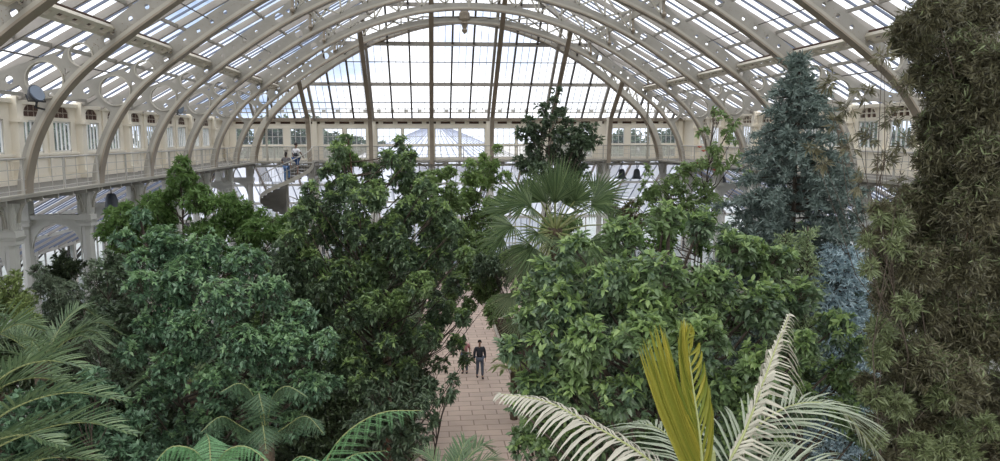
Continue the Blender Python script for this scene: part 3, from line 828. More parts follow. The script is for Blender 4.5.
def plant(name, label, cat, base, clumps, mat, bark, leaf=0.13, ratio=0.42, dens=26, rosette=6, along=4, droop=.2, seg=1,
          fold=.2, trunk_r=.10, spread=.9, up=.45, jitter=.35, group=None, axis_out=.75, hang=0.0, twig_r=.006, trunk=True, core=.6, young=None, yfrac=.35, cs=.86):
    """clumps: list of (x, y, z, r) crown masses in the house; leaves sit on twigs that grow out of each mass"""
    base = Vector(base); t = thing(name, label, cat, tuple(base), group)
    cl = np.array([[c[0], c[1], c[2], c[3]] for c in clumps], float)
    cl[:, 3] *= cs
    top = cl[np.argmax(cl[:, 2])].copy()
    if core:                              # inner masses that close the crown
        ex = []
        for i in range(int(len(cl) * core)):
            a = cl[NR.integers(len(cl))]; dd = np.linalg.norm(cl[:, :3] - a[:3], axis=1); nb = cl[np.argsort(dd)[1 + NR.integers(min(5, len(cl)-1))]]
            c = (a + nb) / 2; c[3] = (a[3] + nb[3]) / 2; c[1] += NR.uniform(.2, 1.1) * c[3] * 1.4; c[2] -= .2 * c[3]; ex.append(c)
        cl = np.concatenate([cl, np.array(ex)])
    # trunk and boughs
    b = MB(); rng = random.Random(len(clumps)*7 + int(abs(base.x)*10))
    tp = Vector(top[:3]); tpts = []
    for i in range(9):
        u = i / 8; p = base.lerp(tp, u) + V(rng.uniform(-1,1), rng.uniform(-1,1), 0) * .05 * min(u*4, 1) * (tp.z - base.z) * .25
        q = base.lerp(V(cl[:,0].mean(), cl[:,1].mean(), tp.z), u)
        tpts.append(p.lerp(q, .5 * (1-u)) if i else p)
    if trunk: b.tube(tpts, [trunk_r * (1 - .85*i/8) for i in range(9)], 8); b.build('trunk', bark, t, smooth=True)
    b = MB()
    for c in cl:
        cc = Vector(c[:3])
        # leave the trunk below the mass
        hz_ = max(base.z + .25*(cc.z-base.z), cc.z - 1.0*c[3] - .8 * (Vector((cc.x-base.x, cc.y-base.y, 0)).length))
        u = min(max((hz_ - base.z) / max(tp.z - base.z, .1), 0), 1) * 8; i0 = min(int(u), 7); st = tpts[i0].lerp(tpts[i0+1], u - i0)
        md = st.lerp(cc, .5) + V(rng.uniform(-.1,.1), rng.uniform(-.1,.1), -.12*(cc-st).length)
        r_ = trunk_r * .24
        b.tube([st, st.lerp(md, .55) , md, md.lerp(cc, .6) + V(0,0,.03), cc], [r_, r_*.85, r_*.7, r_*.5, r_*.3], 5)
        for _ in range(4):
            d = Vector((rng.gauss(0,1), rng.gauss(0,1), rng.gauss(.5,.6))).normalized()
            s0 = md.lerp(cc, rng.uniform(.4, 1)); b.tube([s0, s0 + d*c[3]*.35 + V(0,0,-.02), s0 + d*c[3]*.7], [r_*.35, r_*.25, r_*.12], 4)
    b.build('branches', M['bark'], t, smooth=True)
    # twigs
    S_, E_, O_ = [], [], []
    for c in cl:
        n = max(6, int(dens * GD * 4 * c[3]**2 * PI / 3))
        d = randdir(n, up*.6); rad = c[3] * (NR.uniform(.25, 1, n) ** .5)[:, None] * (1 + NR.normal(0, .12, (n, 1)))
        e = c[:3] + d * rad; ln = np.minimum(rad*.8, NR.uniform(.25, .6, n)[:, None] * max(.4, c[3]))
        dd = nrm(d + randdir(n)*.45 + np.array([0, 0, .25 - hang]))
        S_.append(e - dd*ln); E_.append(e); O_.append((rad[:, 0] / c[3]) + d[:, 2] * .5)
    S_ = np.concatenate(S_); E_ = np.concatenate(E_); O_ = np.concatenate(O_); n = len(S_)
    tv, tf = tubes_np(S_, E_, np.full(n, twig_r), np.full(n, twig_r*.5))
    mesh_np('twigs', tv, tf, 3, [M['bark']], parent=t)
    tw = nrm(E_ - S_)
    # leaves
    Ps, As = [], []
    for j in range(rosette):
        Ps.append(E_ - tw * (NR.uniform(0, .05, n)[:, None])); rd = randdir(n); rd = nrm(rd - tw*(rd*tw).sum(1, keepdims=True))
        As.append(nrm(tw*.45 + rd*axis_out + np.array([0, 0, -hang])))
    for j in range(along):
        u = NR.uniform(.2, .95, n)[:, None]; rd = randdir(n); rd = nrm(rd - tw*(rd*tw).sum(1, keepdims=True))
        Ps.append(S_ + (E_-S_)*u); As.append(nrm(tw*.5 + rd*axis_out + np.array([0, 0, -hang])))
    Ps = np.concatenate(Ps); As = np.concatenate(As); k = len(Ps)
    Nn = nrm(np.array([[0, 0, 1.]]) + NR.normal(0, jitter, (k, 3)))
    L = leaf * NR.uniform(.65, 1.25, k); Wd = L * ratio * NR.uniform(.8, 1.15, k)
    v, f = leaf_geo(Ps, As, Nn, L, Wd, droop, fold, seg)
    if young is None: mesh_np('foliage', v, f, 3, [mat], parent=t)
    else:                                  # shoots at the outer twig ends carry young leaves
        yt = (O_ > np.quantile(O_, 1 - yfrac)) & (NR.uniform(size=n) < .75)
        yl = np.concatenate([yt] * rosette + [np.zeros(n, bool)] * along)
        mi = np.repeat(yl.astype(np.int32), 8 if seg == 2 else 2)
        mesh_np('foliage', v, f, 3, [mat, young], mi, parent=t)
    return t

def cl_px(lst, D, dz=0.0, spread=0.35, rng=random.Random(3)):
    """(x, y, radius) read off the photo in pixels -> crown masses at depth D with their own depth"""
    out = []
    for it in lst:
        x, y, r = it[:3]; d = D + (it[3] if len(it) > 3 else rng.uniform(-spread, spread) * 1.5)
        p = at(x, y, d); out.append((p.x, p.y, p.z, r * mpp(d)))
    return out

LM = {}
LM['young'] = leafmat('leaf_young_green', (0.195, 0.305, 0.110), (0.314, 0.427, 0.160), .34, .3)
LM['young2'] = leafmat('leaf_young_pale', (0.166, 0.289, 0.142), (0.258, 0.400, 0.193), .32, .25)
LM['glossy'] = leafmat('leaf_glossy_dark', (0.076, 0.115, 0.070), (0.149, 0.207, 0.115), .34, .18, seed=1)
LM['glossy2'] = leafmat('leaf_glossy_mid', (0.083, 0.135, 0.082), (0.169, 0.244, 0.125), .30, .2, c3=(0.192, 0.282, 0.117))
LM['bluegreen'] = leafmat('leaf_blue_green', (0.085, 0.161, 0.097), (0.173, 0.289, 0.163), .30, .15)
LM['bright'] = leafmat('leaf_bright', (0.10, 0.19, 0.055), (0.18, 0.29, 0.09), .45, .35)
LM['mid'] = leafmat('leaf_mid', (0.144, 0.228, 0.085), (0.255, 0.350, 0.135), .45, .25)
LM['olive'] = leafmat('leaf_silver', (0.16, 0.22, 0.14), (0.28, 0.34, 0.23), .55, .2)
LM['yellowgreen'] = leafmat('leaf_yellow_green', (0.192, 0.270, 0.088), (0.348, 0.426, 0.166), .5, .3)
LM['conifer'] = leafmat('needle_blue', (0.10, 0.145, 0.125), (0.23, 0.285, 0.255), .55, .08)
LM['conifer2'] = leafmat('needle_ice', (0.270, 0.374, 0.413), (0.478, 0.595, 0.634), .55, .08)
LM['pale'] = leafmat('needle_pale', (0.218, 0.296, 0.153), (0.361, 0.439, 0.231), .6, .1)
LM['podo'] = leafmat('leaf_narrow_olive', (0.070, 0.068, 0.038), (0.165, 0.16, 0.09), .45, .22, c3=(0.18, 0.17, 0.10))
LM['podo2'] = leafmat('leaf_narrow_green', (0.10, 0.13, 0.055), (0.21, 0.25, 0.12), .45, .25)
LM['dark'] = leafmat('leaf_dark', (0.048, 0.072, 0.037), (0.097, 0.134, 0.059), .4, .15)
LM['park'] = leafmat('leaf_park', (0.10, 0.14, 0.09), (0.18, 0.23, 0.14), .6, .2)
LM['rust'] = leafmat('leaf_rusty', (0.16, 0.10, 0.05), (0.10, 0.14, 0.05), .5, .25)
LM['palm'] = leafmat('palm_green', (0.092, 0.152, 0.080), (0.200, 0.279, 0.135), .34, .22)
LM['fan'] = leafmat('fan_green', (0.075, 0.125, 0.055), (0.21, 0.28, 0.13), .38, .25)
LM['fanold'] = leafmat('fan_old', (0.140, 0.192, 0.101), (0.270, 0.296, 0.179), .5, .2)
LM['straw'] = leafmat('palm_straw', (0.42, 0.41, 0.34), (0.56, 0.54, 0.45), .5, .2)
LM['straw2'] = leafmat('palm_grey_green', (0.24, 0.29, 0.20), (0.40, 0.44, 0.34), .45, .2)
LM['spear'] = leafmat('palm_spear', (0.16, 0.20, 0.03), (0.40, 0.36, 0.06), .42, .3)
LM['fern'] = leafmat('fern_green', (0.134, 0.284, 0.126), (0.210, 0.399, 0.198), .5, .3)
LM['ferndark'] = leafmat('fern_dark', (0.075, 0.140, 0.075), (0.127, 0.205, 0.107), .5, .2)
LM['rachis'] = pmat('rachis', (0.30, 0.33, 0.14), .5)
LM['rachisbrown'] = pmat('rachis_brown', (0.12, 0.08, 0.04), .6)
def P0(x, y, D, dx=0, dy=0): p = at(x, y, D); return (p.x + dx, p.y + dy, 0.0)

# ---- big dark glossy shrub tree right of the path
S1 = [(545,275,26,0.4),(575,250,26),(620,238,28,.3),(665,222,26,.8),(700,228,24,1),(735,250,28,.6),(775,262,28,.8),(800,300,30),(835,330,28),(840,375,26),(800,350,32,-.6),
      (760,310,36,-.5),(710,290,38,-.5),(660,280,38,-.6),(610,285,36,-.6),(560,310,34,-.4),(525,320,24),(510,350,20),(540,350,30,-.5),(590,345,38,-1),(645,340,42,-1.2),(700,345,40,-1.2),
      (755,370,36,-1),(530,385,24,-.3),(570,395,32,-.8),(620,400,36,-1.2),(680,405,36,-1),(740,415,34,-.8),(800,405,32,-.4),(845,415,26,0),(515,405,14),(528,425,18),(520,450,16),(540,450,20),(852,395,22),(856,350,18),(858,435,20),(560,430,30),(620,440,34),(700,445,34),(770,445,30),
      (600,300,30,1),(700,330,40,1),(650,380,40,.8),(780,390,34,.8)]
plant('evergreen_shrub', 'huge rounded shrub of glossy dark green leaves filling the bed right of the path', 'shrub', P0(690,430,10.6), cl_px(S1, 10.4), LM['glossy2'], M['bark'],
      leaf=.125, ratio=.42, dens=60, rosette=7, along=3, droop=.28, seg=2, fold=.12, trunk_r=.16, up=.5, twig_r=.005, hang=.0, young=LM['young'], yfrac=.4, cs=.74, jitter=.5)

# ---- dark glossy tree, left foreground
A_ = [(140,215,16,1.5),(160,240,24,1.2),(125,238,18,1),(205,250,28,1),(245,262,28,.8),(185,280,34),(140,285,26),(225,300,36,-.5),(270,290,28),(300,318,28),(325,345,22),(290,350,34,-.4),
      (240,345,36,-.6),(190,330,34,-.3),(150,325,26),(130,350,22),(170,370,30),(215,385,34,-.5),(265,392,34,-.3),(305,388,28),(330,385,16),(145,400,26),(110,430,26),(160,435,28),(205,425,28),(250,430,28),(290,425,24)]
plant('evergreen_tree', 'dark glossy-leaved tree with whorled leaves at the left, before the side gallery', 'tree', P0(222,420,13.6), cl_px(A_, 13.2), LM['bluegreen'], M['bark'],
      leaf=.108, ratio=.46, dens=54, rosette=9, along=2, droop=.2, seg=1, fold=.12, trunk_r=.11, up=.6, hang=.0, axis_out=1.0, young=LM['young2'], yfrac=.4, cs=.72, jitter=.3)
B_ = [(150,262,16),(112,255,16),(128,225,14),(170,208,14),(200,232,20),(235,240,18),(262,262,16)]
plant('leafy_tree', 'lighter green feathery-leaved tree whose topmost sprig crosses the left gallery rail', 'tree', P0(185,300,19.5), cl_px([(182,160,9),(176,172,10),(188,182,10),(172,195,12),(195,200,14),(150,205,15),(215,205,16),(240,215,18),(125,212,14),(160,228,20),(205,235,22),(250,240,18),(130,245,18),(180,262,26),(230,262,24),(275,235,12),(262,215,10),(105,232,12),(112,212,9),(135,222,14),(232,200,12),(205,190,8),(255,228,14),(285,225,12),(298,240,14),(222,225,16),(160,195,8)], 19.5), LM['bright'], M['bark'],
      leaf=.15, ratio=.32, dens=44, rosette=6, along=5, droop=.2, trunk_r=.08, hang=.1)
# ---- tall tree left of centre
C_ = [(345,138,8),(338,152,12),(352,160,12),(400,142,9),(392,158,12),(410,160,12),(372,172,14),(330,172,14),(348,185,16),(400,180,16),(425,188,14),(310,192,14),(375,198,18),(335,205,18),
      (410,208,18),(440,212,14),(300,215,14),(355,222,20),(390,230,20),(430,235,18),(455,228,12),(320,235,18),(290,240,16),(345,250,20),(405,258,20),(440,258,18),(465,255,12),(375,262,18),(310,262,18),
      (280,268,14),(330,285,20),(365,292,18),(420,285,20),(455,285,16),(400,302,18),(440,312,18),(350,315,18),(320,310,16),(462,318,12),(385,328,18),(425,338,18),(455,345,14),(345,345,20),(375,358,18),(405,368,16),(335,368,18),(360,385,18)]
plant('evergreen_tree', 'tallest glossy green tree, twin peaks left of the path, with a reddish stem', 'tree', P0(398,400,17.9), cl_px(C_, 17.5) + cl_px(C_[8::2] + [(360,200,20),(365,235,22),(370,270,22),(375,305,20),(395,240,20),(340,275,20),(385,345,18)], 16.7), LM['glossy2'], M['redbark'],
      leaf=.122, ratio=.44, dens=44, rosette=8, along=3, droop=.3, seg=1, fold=.15, trunk_r=.09, up=.5, hang=.05, axis_out=.95, young=LM['young'], yfrac=.35, cs=.8)
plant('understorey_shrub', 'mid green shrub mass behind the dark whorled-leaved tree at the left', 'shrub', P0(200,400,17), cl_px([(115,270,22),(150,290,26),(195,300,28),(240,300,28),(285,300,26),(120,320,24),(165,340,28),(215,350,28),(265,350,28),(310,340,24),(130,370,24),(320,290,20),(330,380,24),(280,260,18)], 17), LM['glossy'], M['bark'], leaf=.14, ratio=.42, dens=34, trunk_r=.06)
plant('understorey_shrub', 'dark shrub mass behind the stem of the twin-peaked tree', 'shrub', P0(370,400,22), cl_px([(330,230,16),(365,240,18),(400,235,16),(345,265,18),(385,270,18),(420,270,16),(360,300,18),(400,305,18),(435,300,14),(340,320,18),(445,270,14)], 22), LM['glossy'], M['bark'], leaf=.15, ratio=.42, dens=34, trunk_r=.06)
# low dark tree overhanging the paving
D_ = [(400,392,14),(425,385,14),(445,395,12),(395,412,16),(420,405,12),(385,435,18),(415,438,16),(400,455,16),(452,380,8),(430,420,10),(375,400,16),(360,425,18)]
plant('evergreen_shrub', 'low dark shrub leaning over the left edge of the paved path', 'shrub', P0(395,440,14.5), cl_px(D_, 15), LM['glossy'], M['bark'],
      leaf=.13, ratio=.42, dens=40, rosette=6, along=4, droop=.3, trunk_r=.05, hang=.25)
# dark filler beneath
E_l = [(310,400,22),(340,410,24),(300,430,22),(350,440,22),(325,455,20),(275,450,22),(440,365,10),(465,360,9)]
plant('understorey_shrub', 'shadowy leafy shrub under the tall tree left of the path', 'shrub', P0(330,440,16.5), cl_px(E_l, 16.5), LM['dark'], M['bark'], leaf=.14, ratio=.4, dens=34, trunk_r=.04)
# ---- trees in front of the far gallery
plant('young_tree', 'light green young tree left of the fan palm, reaching the far gallery rail', 'tree', (-3.3, 29.5, 0), cl_px([(470,165,7),(465,178,9),(480,182,9),(472,198,12),(455,205,10),(490,205,10),(498,150,6),(494,165,8),(490,185,9),(503,195,8),(478,220,14),(500,225,12),(460,235,12),(445,175,7),(505,178,8),(485,240,14)], 29), LM['young'], M['bark'],
      leaf=.18, ratio=.4, dens=34, rosette=6, along=3, trunk_r=.07)
plant('leafy_tree', 'mid green bushy tree between the twin-peaked tree and the fan palm', 'tree', (-3.4, 26.5, 0), cl_px([(478,285,12),(468,305,10),(490,300,9)] + [(418,195,10),(430,182,9),(440,195,10),(452,188,8),(425,215,14),(445,222,14),(465,240,14),(485,250,14),(440,250,16),(425,178,9),(450,172,8),(460,205,10),(435,205,10),(470,265,14),(495,270,12),(455,285,16),(482,292,12),(445,300,14)], 26), LM['mid'], M['bark'],
      leaf=.18, ratio=.4, dens=32, trunk_r=.08)
plant('slender_tree', 'slender dark tree with a pointed top standing behind the fan palm', 'tree', (1.6, 27, 0), cl_px([(557,92,5),(553,104,7),(562,112,6),(548,120,9),(530,122,7),(568,124,8),(585,130,8),(540,135,11),(560,136,11),(578,142,10),(522,134,7),(596,128,5),(590,148,8),(535,152,11),(555,155,12),(575,158,11),(520,162,8),(540,172,12),(562,175,12),(584,170,8),(528,186,9),(598,140,5)], 27), LM['glossy'], M['bark'],
      leaf=.19, ratio=.45, dens=30, rosette=5, along=3, trunk_r=.07, up=.5)
plant('flowering_tree', 'open-branched broadleaf tree with a few orange-red flowers before the right-hand gallery', 'tree', P0(690,330,19), cl_px([(648,172,8),(660,190,13),(655,215,14),(680,175,14),(675,200,16),(700,165,12),(715,150,11),(705,135,9),(728,135,10),(722,118,7),(712,112,5),(735,122,8),(722,165,12),(700,188,14),(690,212,16),(715,205,14),(738,160,9),(650,200,10),(665,232,14),(640,225,10),(748,175,6),(620,222,8)], 19), LM['mid'], M['bark'],
      leaf=.13, ratio=.45, dens=22, rosette=5, along=4, trunk_r=.07, hang=.3, jitter=.6)
plant('understorey_shrub', 'light green shrub showing above the glossy shrub, right of the fan palm', 'shrub', P0(650,300,15), cl_px([(610,235,9),(635,238,9),(655,232,11),(680,225,12),(705,222,12),(722,232,10),(640,248,12),(665,250,14),(700,245,14)], 15), LM['bright'], M['bark'],
      leaf=.14, ratio=.4, dens=36, trunk_r=.05)
plant('columnar_shrub', 'small dense dark green cone-shaped shrub in front of the right-hand columns', 'shrub', P0(745,300,17), cl_px([(748,222,6),(745,235,9),(755,240,8),(745,252,12),(757,262,12),(740,268,10)], 17), LM['dark'], M['bark'], leaf=.06, ratio=.5, dens=200, trunk_r=.04)
plant('rusty_shrub', 'brownish shrub below the far gallery, right of the fan palm', 'shrub', P0(630,300,24), cl_px([(615,212,9),(632,208,9),(640,222,9),(625,222,9)], 24), LM['rust'], M['bark'], leaf=.15, ratio=.3, dens=40, trunk_r=.04)
# ---- left bed
plant('silver_shrub', 'silvery olive-like shrub in the left bed', 'shrub', P0(80,380,19), cl_px([(25,330,18),(40,350,20),(80,360,20),(110,365,18),(130,350,16),(20,300,14),(38,268,10),(15,335,20),(-5,350,22),(110,300,14),(20,360,20),(60,375,20),(45,285,16),(70,290,16),(95,280,16),(115,295,16),(60,305,18),(90,312,20),(120,320,16),(75,335,20),(108,340,18),(50,325,16),(130,275,12),(95,262,8),(110,258,8),(135,300,14),(140,330,16),(100,345,18),(130,345,16)], 19), LM['olive'], M['bark'],
      leaf=.10, ratio=.3, dens=60, rosette=5, along=6, trunk_r=.06)
plant('dense_shrub', 'compact dark shrub in front of the left-hand columns', 'shrub', P0(65,330,22), cl_px([(62,258,10),(55,268,11),(72,268,10),(62,278,12),(48,280,9),(80,262,6)], 22), LM['dark'], M['bark'], leaf=.12, ratio=.4, dens=60, trunk_r=.05)
plant('leafy_shrub', 'grey-green shrub at the left edge of the bed', 'shrub', P0(5,380,17), cl_px([(8,285,14),(0,305,18),(25,300,14),(15,275,9),(-20,295,20),(28,318,14)], 17), LM['yellowgreen'], M['bark'], leaf=.12, ratio=.3, dens=50, trunk_r=.05)
plant('small_tree', 'slim young tree with dark rosettes beside the silvery shrub', 'tree', P0(98,390,15), cl_px([(98,302,9),(92,315,10),(105,318,9),(98,332,10),(85,325,8)], 15), LM['glossy'], M['bark'], leaf=.13, ratio=.35, dens=60, rosette=8, trunk_r=.035)
plant('leafy_shrub', 'dark leafy shrub at the bottom left, beside the palm fronds', 'shrub', P0(90,440,12.5), cl_px([(50,390,20),(20,410,24),(70,400,18),(-5,440,26),(30,440,26),(95,378,16),(85,395,12),(110,392,12),(75,440,22),(60,425,16),(115,452,22),(40,450,20),(140,455,18)], 12), LM['bluegreen'], M['bark'], leaf=.13, ratio=.42, dens=44, trunk_r=.05)
for i, (x, y, D, r, mk, lab) in enumerate([
    (20,345,15,26,'dark','dark bush behind the left-hand palms'),
    (255,300,22,24,'mid','mid green bush behind the dark glossy tree'),
    (300,250,26,18,'bright','pale green bush in front of the spiral stair'),
    (278,222,30,11,'mid','small bush at the foot of the spiral stair'),
    (520,260,21,16,'mid','bush behind the trunk of the fan palm'),
    (600,250,18,20,'glossy','dark bush between the fan palm and the glossy shrub'),
    (790,235,20,20,'mid','bush behind the blue conifer'),
    (870,300,13,24,'bluegreen','blue-green bush in front of the narrow-leaved tree'),
    (560,225,24,14,'mid','bush behind the crown of the fan palm'),
    (30,370,20,26,'mid','leafy bush in the far part of the left bed'),
    (488,262,25,15,'glossy','dark bush at the right edge of the path beyond the fan palm'),(505,300,24,14,'mid','mid green bush over the right edge of the path below the fan palm')]):
    rr = random.Random(i); L_ = [(x + rr.uniform(-1,1)*r*1.1, y + rr.uniform(-.3,1.2)*r, r*rr.uniform(.5,.8)) for _ in range(9)]
    plant('understorey_bush', lab, 'bush', (max(P0(x, y+60, D)[0], 1.3) if x in (488, 505, 520) else P0(x, y+60, D)[0], D, 0), cl_px(L_, D), LM[mk], M['bark'], leaf=.14, ratio=.38, dens=36, trunk_r=.05)

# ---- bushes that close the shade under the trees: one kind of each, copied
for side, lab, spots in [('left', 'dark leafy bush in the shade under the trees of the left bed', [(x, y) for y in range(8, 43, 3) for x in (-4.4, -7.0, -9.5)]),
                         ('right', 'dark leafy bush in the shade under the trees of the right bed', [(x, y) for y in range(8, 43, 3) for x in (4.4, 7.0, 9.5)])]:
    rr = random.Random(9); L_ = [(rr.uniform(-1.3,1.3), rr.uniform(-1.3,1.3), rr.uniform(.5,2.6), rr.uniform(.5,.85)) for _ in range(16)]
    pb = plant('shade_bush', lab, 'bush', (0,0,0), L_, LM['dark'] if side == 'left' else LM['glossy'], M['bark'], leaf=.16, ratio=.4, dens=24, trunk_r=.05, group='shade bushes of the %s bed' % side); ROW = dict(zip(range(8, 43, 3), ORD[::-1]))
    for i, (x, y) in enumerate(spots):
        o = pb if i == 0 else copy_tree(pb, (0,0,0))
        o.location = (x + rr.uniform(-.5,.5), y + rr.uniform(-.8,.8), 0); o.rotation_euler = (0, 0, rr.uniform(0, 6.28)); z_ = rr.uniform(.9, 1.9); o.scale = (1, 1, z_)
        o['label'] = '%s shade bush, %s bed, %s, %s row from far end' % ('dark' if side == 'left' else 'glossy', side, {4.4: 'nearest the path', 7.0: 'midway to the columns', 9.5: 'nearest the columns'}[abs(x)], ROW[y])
# ---- conifers
def conifer(name, label, base, top_z, rad, mat, nl=46, sag=.35, dens=1.0, nlen=.10, z0=1.0, power=.8, cap=9.0):
    base = Vector(base); t = thing(name, label, 'tree', tuple(base)); b = MB()
    b.tube([base, base + V(.03,0,top_z*.5), base + V(0,0,top_z)], [.11, .07, .015], 8)
    S_, E_ = [], []; rng = random.Random(int(top_z*100))
    bs = MB()
    for i in range(nl):
        u = i / nl; z = z0 + (top_z - z0) * u ** .9; rl = min(cap, rad * (1 - u) ** power) + .06
        for j in range(7):
            a = rng.uniform(0, 2*PI); L = rl * rng.uniform(.6, 1.1); d = V(math.cos(a), math.sin(a), 0)
            pts = [base + V(0,0,z) + d * L * q + V(0,0, L * (.22*q - sag*q*q)) for q in (0, .35, .7, 1)]
            bs.tube(pts, [.016, .012, .008, .004], 4, cap=False)
            m = max(4, int(L * 15 * dens))
            for k in range(m):
                q = rng.uniform(.18, 1); p = pts[0].lerp(pts[-1], q); p = base + V(0,0,z) + d * L * q + V(0,0, L * (.22*q - sag*q*q))
                sd = Vector((rng.gauss(0,1), rng.gauss(0,1), rng.gauss(-.15,.5))).normalized()
                e = p + (d*.55 + sd*.75) * rng.uniform(.10, .26) * (.6 + .5*(1-u))
                S_.append(p[:]); E_.append(e[:])
    b.build('trunk', M['bark'], t); bs.build('boughs', M['bark'], t)
    S_ = np.array(S_); E_ = np.array(E_); n = len(S_); tw = nrm(E_-S_)
    Ps, As = [], []
    for j in range(9):
        uu = NR.uniform(0, 1, (n, 1)); rd = randdir(n); Ps.append(S_ + (E_-S_)*uu); As.append(nrm(tw*.8 + rd*.7))
    Ps.append(S_); As.append(tw)
    Ps = np.concatenate(Ps); As = np.concatenate(As); k = len(Ps)
    v, f = leaf_geo(Ps, As, randdir(k), nlen * NR.uniform(.6, 1.2, k), np.full(k, nlen*.24), .05, .1, 1)
    mesh_np('needles', v, f, 3, [mat], parent=t); return t
p = at(801, 52, 13.2); conifer('blue_conifer', 'tall blue-grey conifer with a pointed top in front of the right-hand gallery', (p.x, p.y, 0), p.z, 3.3, LM['conifer'], nl=66, z0=3.5, dens=2.0, power=.92, sag=.30, nlen=.12, cap=1.28)
p = at(842, 245, 12.0); conifer('blue_conifer', 'smaller icy-blue conifer at the right foot of the tall one', (p.x, p.y, 0), p.z, .75, LM['conifer2'], nl=34, z0=5.2, nlen=.10, power=.35, dens=1.6)
for j, (x, y, w) in enumerate([(786,232,'left'),(808,228,'right')]):
    p = at(x, y, 11.6); conifer('young_conifer', '%s of the two slim pale green conifers above the glossy shrub' % w, (p.x, p.y, 0), p.z, .24, LM['pale'], nl=20, z0=6.6, nlen=.07, sag=-.5, dens=1.6)

# ---- narrow-leaved tree, right foreground
R_ = [(935,12,26),(975,20,34),(905,35,14),(925,50,18),(965,60,32),(1000,70,34),(945,95,22),(980,110,34),(1010,130,34),(955,140,26),(930,165,20),(985,165,34),(945,190,28),(910,205,18),(975,215,34),(1010,220,30),
      (930,230,28),(895,228,20),(885,262,20),(915,270,28),(955,270,34),(1000,280,36),(890,300,24),(925,315,30),(965,330,34),(1005,340,34),(885,345,22),(915,365,30),(955,385,34),(1000,400,34),(890,400,26),(930,425,32),(975,445,34),(890,450,26),(1015,455,30),(865,385,12),(868,430,16),
      (880,212,12),(872,240,12)]
plant('narrow_leaved_tree', 'large olive-brown tree of narrow leaves filling the right edge of the view', 'tree', (at(978,420,7.4).x, at(978,420,7.4).y, 0), cl_px(R_, 7.2, spread=.35), LM['podo'], M['redbark'],
      leaf=.082, ratio=.17, dens=330, rosette=3, along=9, droop=.1, fold=.05, trunk_r=.045, hang=.05, axis_out=.9, twig_r=.003, jitter=.9, cs=1.0, young=LM['podo2'], yfrac=.3)
R2 = [(830,85,9),(850,110,9),(870,140,12),(850,150,10),(885,165,12),(835,125,7),(865,95,10),(890,120,12),(905,90,12),(812,150,6),(860,185,10),(905,150,12),(885,60,10),(825,165,7),(900,188,10)]
plant('drooping_shrub', 'sparse dark narrow-leaved branches hanging across the right-hand gallery', 'shrub', (at(985,420,7.0).x, at(985,420,7.0).y+.2, 0), cl_px(R2, 6.9, spread=.2), LM['podo'], M['bark'],
      leaf=.095, ratio=.2, dens=55, rosette=2, along=8, droop=.1, fold=.05, trunk_r=.02, hang=.25, axis_out=.7, twig_r=.003, jitter=.7, core=0, cs=1.15)
R3 = [(895,250,14),(870,270,12),(905,310,18),(880,360,18),(900,410,20),(940,400,20),(960,455,24),(915,450,22),(985,430,18),(875,440,14),(880,218,10),(900,228,12)]
plant('narrow_leaved_shrub', 'brighter green narrow-leaved shrub in front of the olive-brown tree', 'shrub', (at(905,440,6.6).x, at(905,440,6.6).y, 0), cl_px(R3, 6.5, spread=.2), LM['podo2'], M['bark'],
      leaf=.085, ratio=.18, dens=200, rosette=3, along=8, droop=.1, fold=.05, trunk_r=.02, hang=.1, twig_r=.0025, jitter=.7)

plant('narrow_leaved_shrub', 'olive narrow-leaved bush behind the large tree at the right edge', 'shrub', (at(960,430,9.2).x, 9.2, 0), cl_px([(900,260,26),(950,270,30),(1000,290,30),(890,330,26),(940,340,30),(990,350,30),(900,400,30),(960,410,32),(1010,430,30),(930,450,30),(985,200,28),(880,450,24)], 9.0), LM['podo2'], M['bark'],
      leaf=.12, ratio=.2, dens=90, rosette=5, along=6, droop=.1, trunk_r=.05, twig_r=.003, jitter=.7)
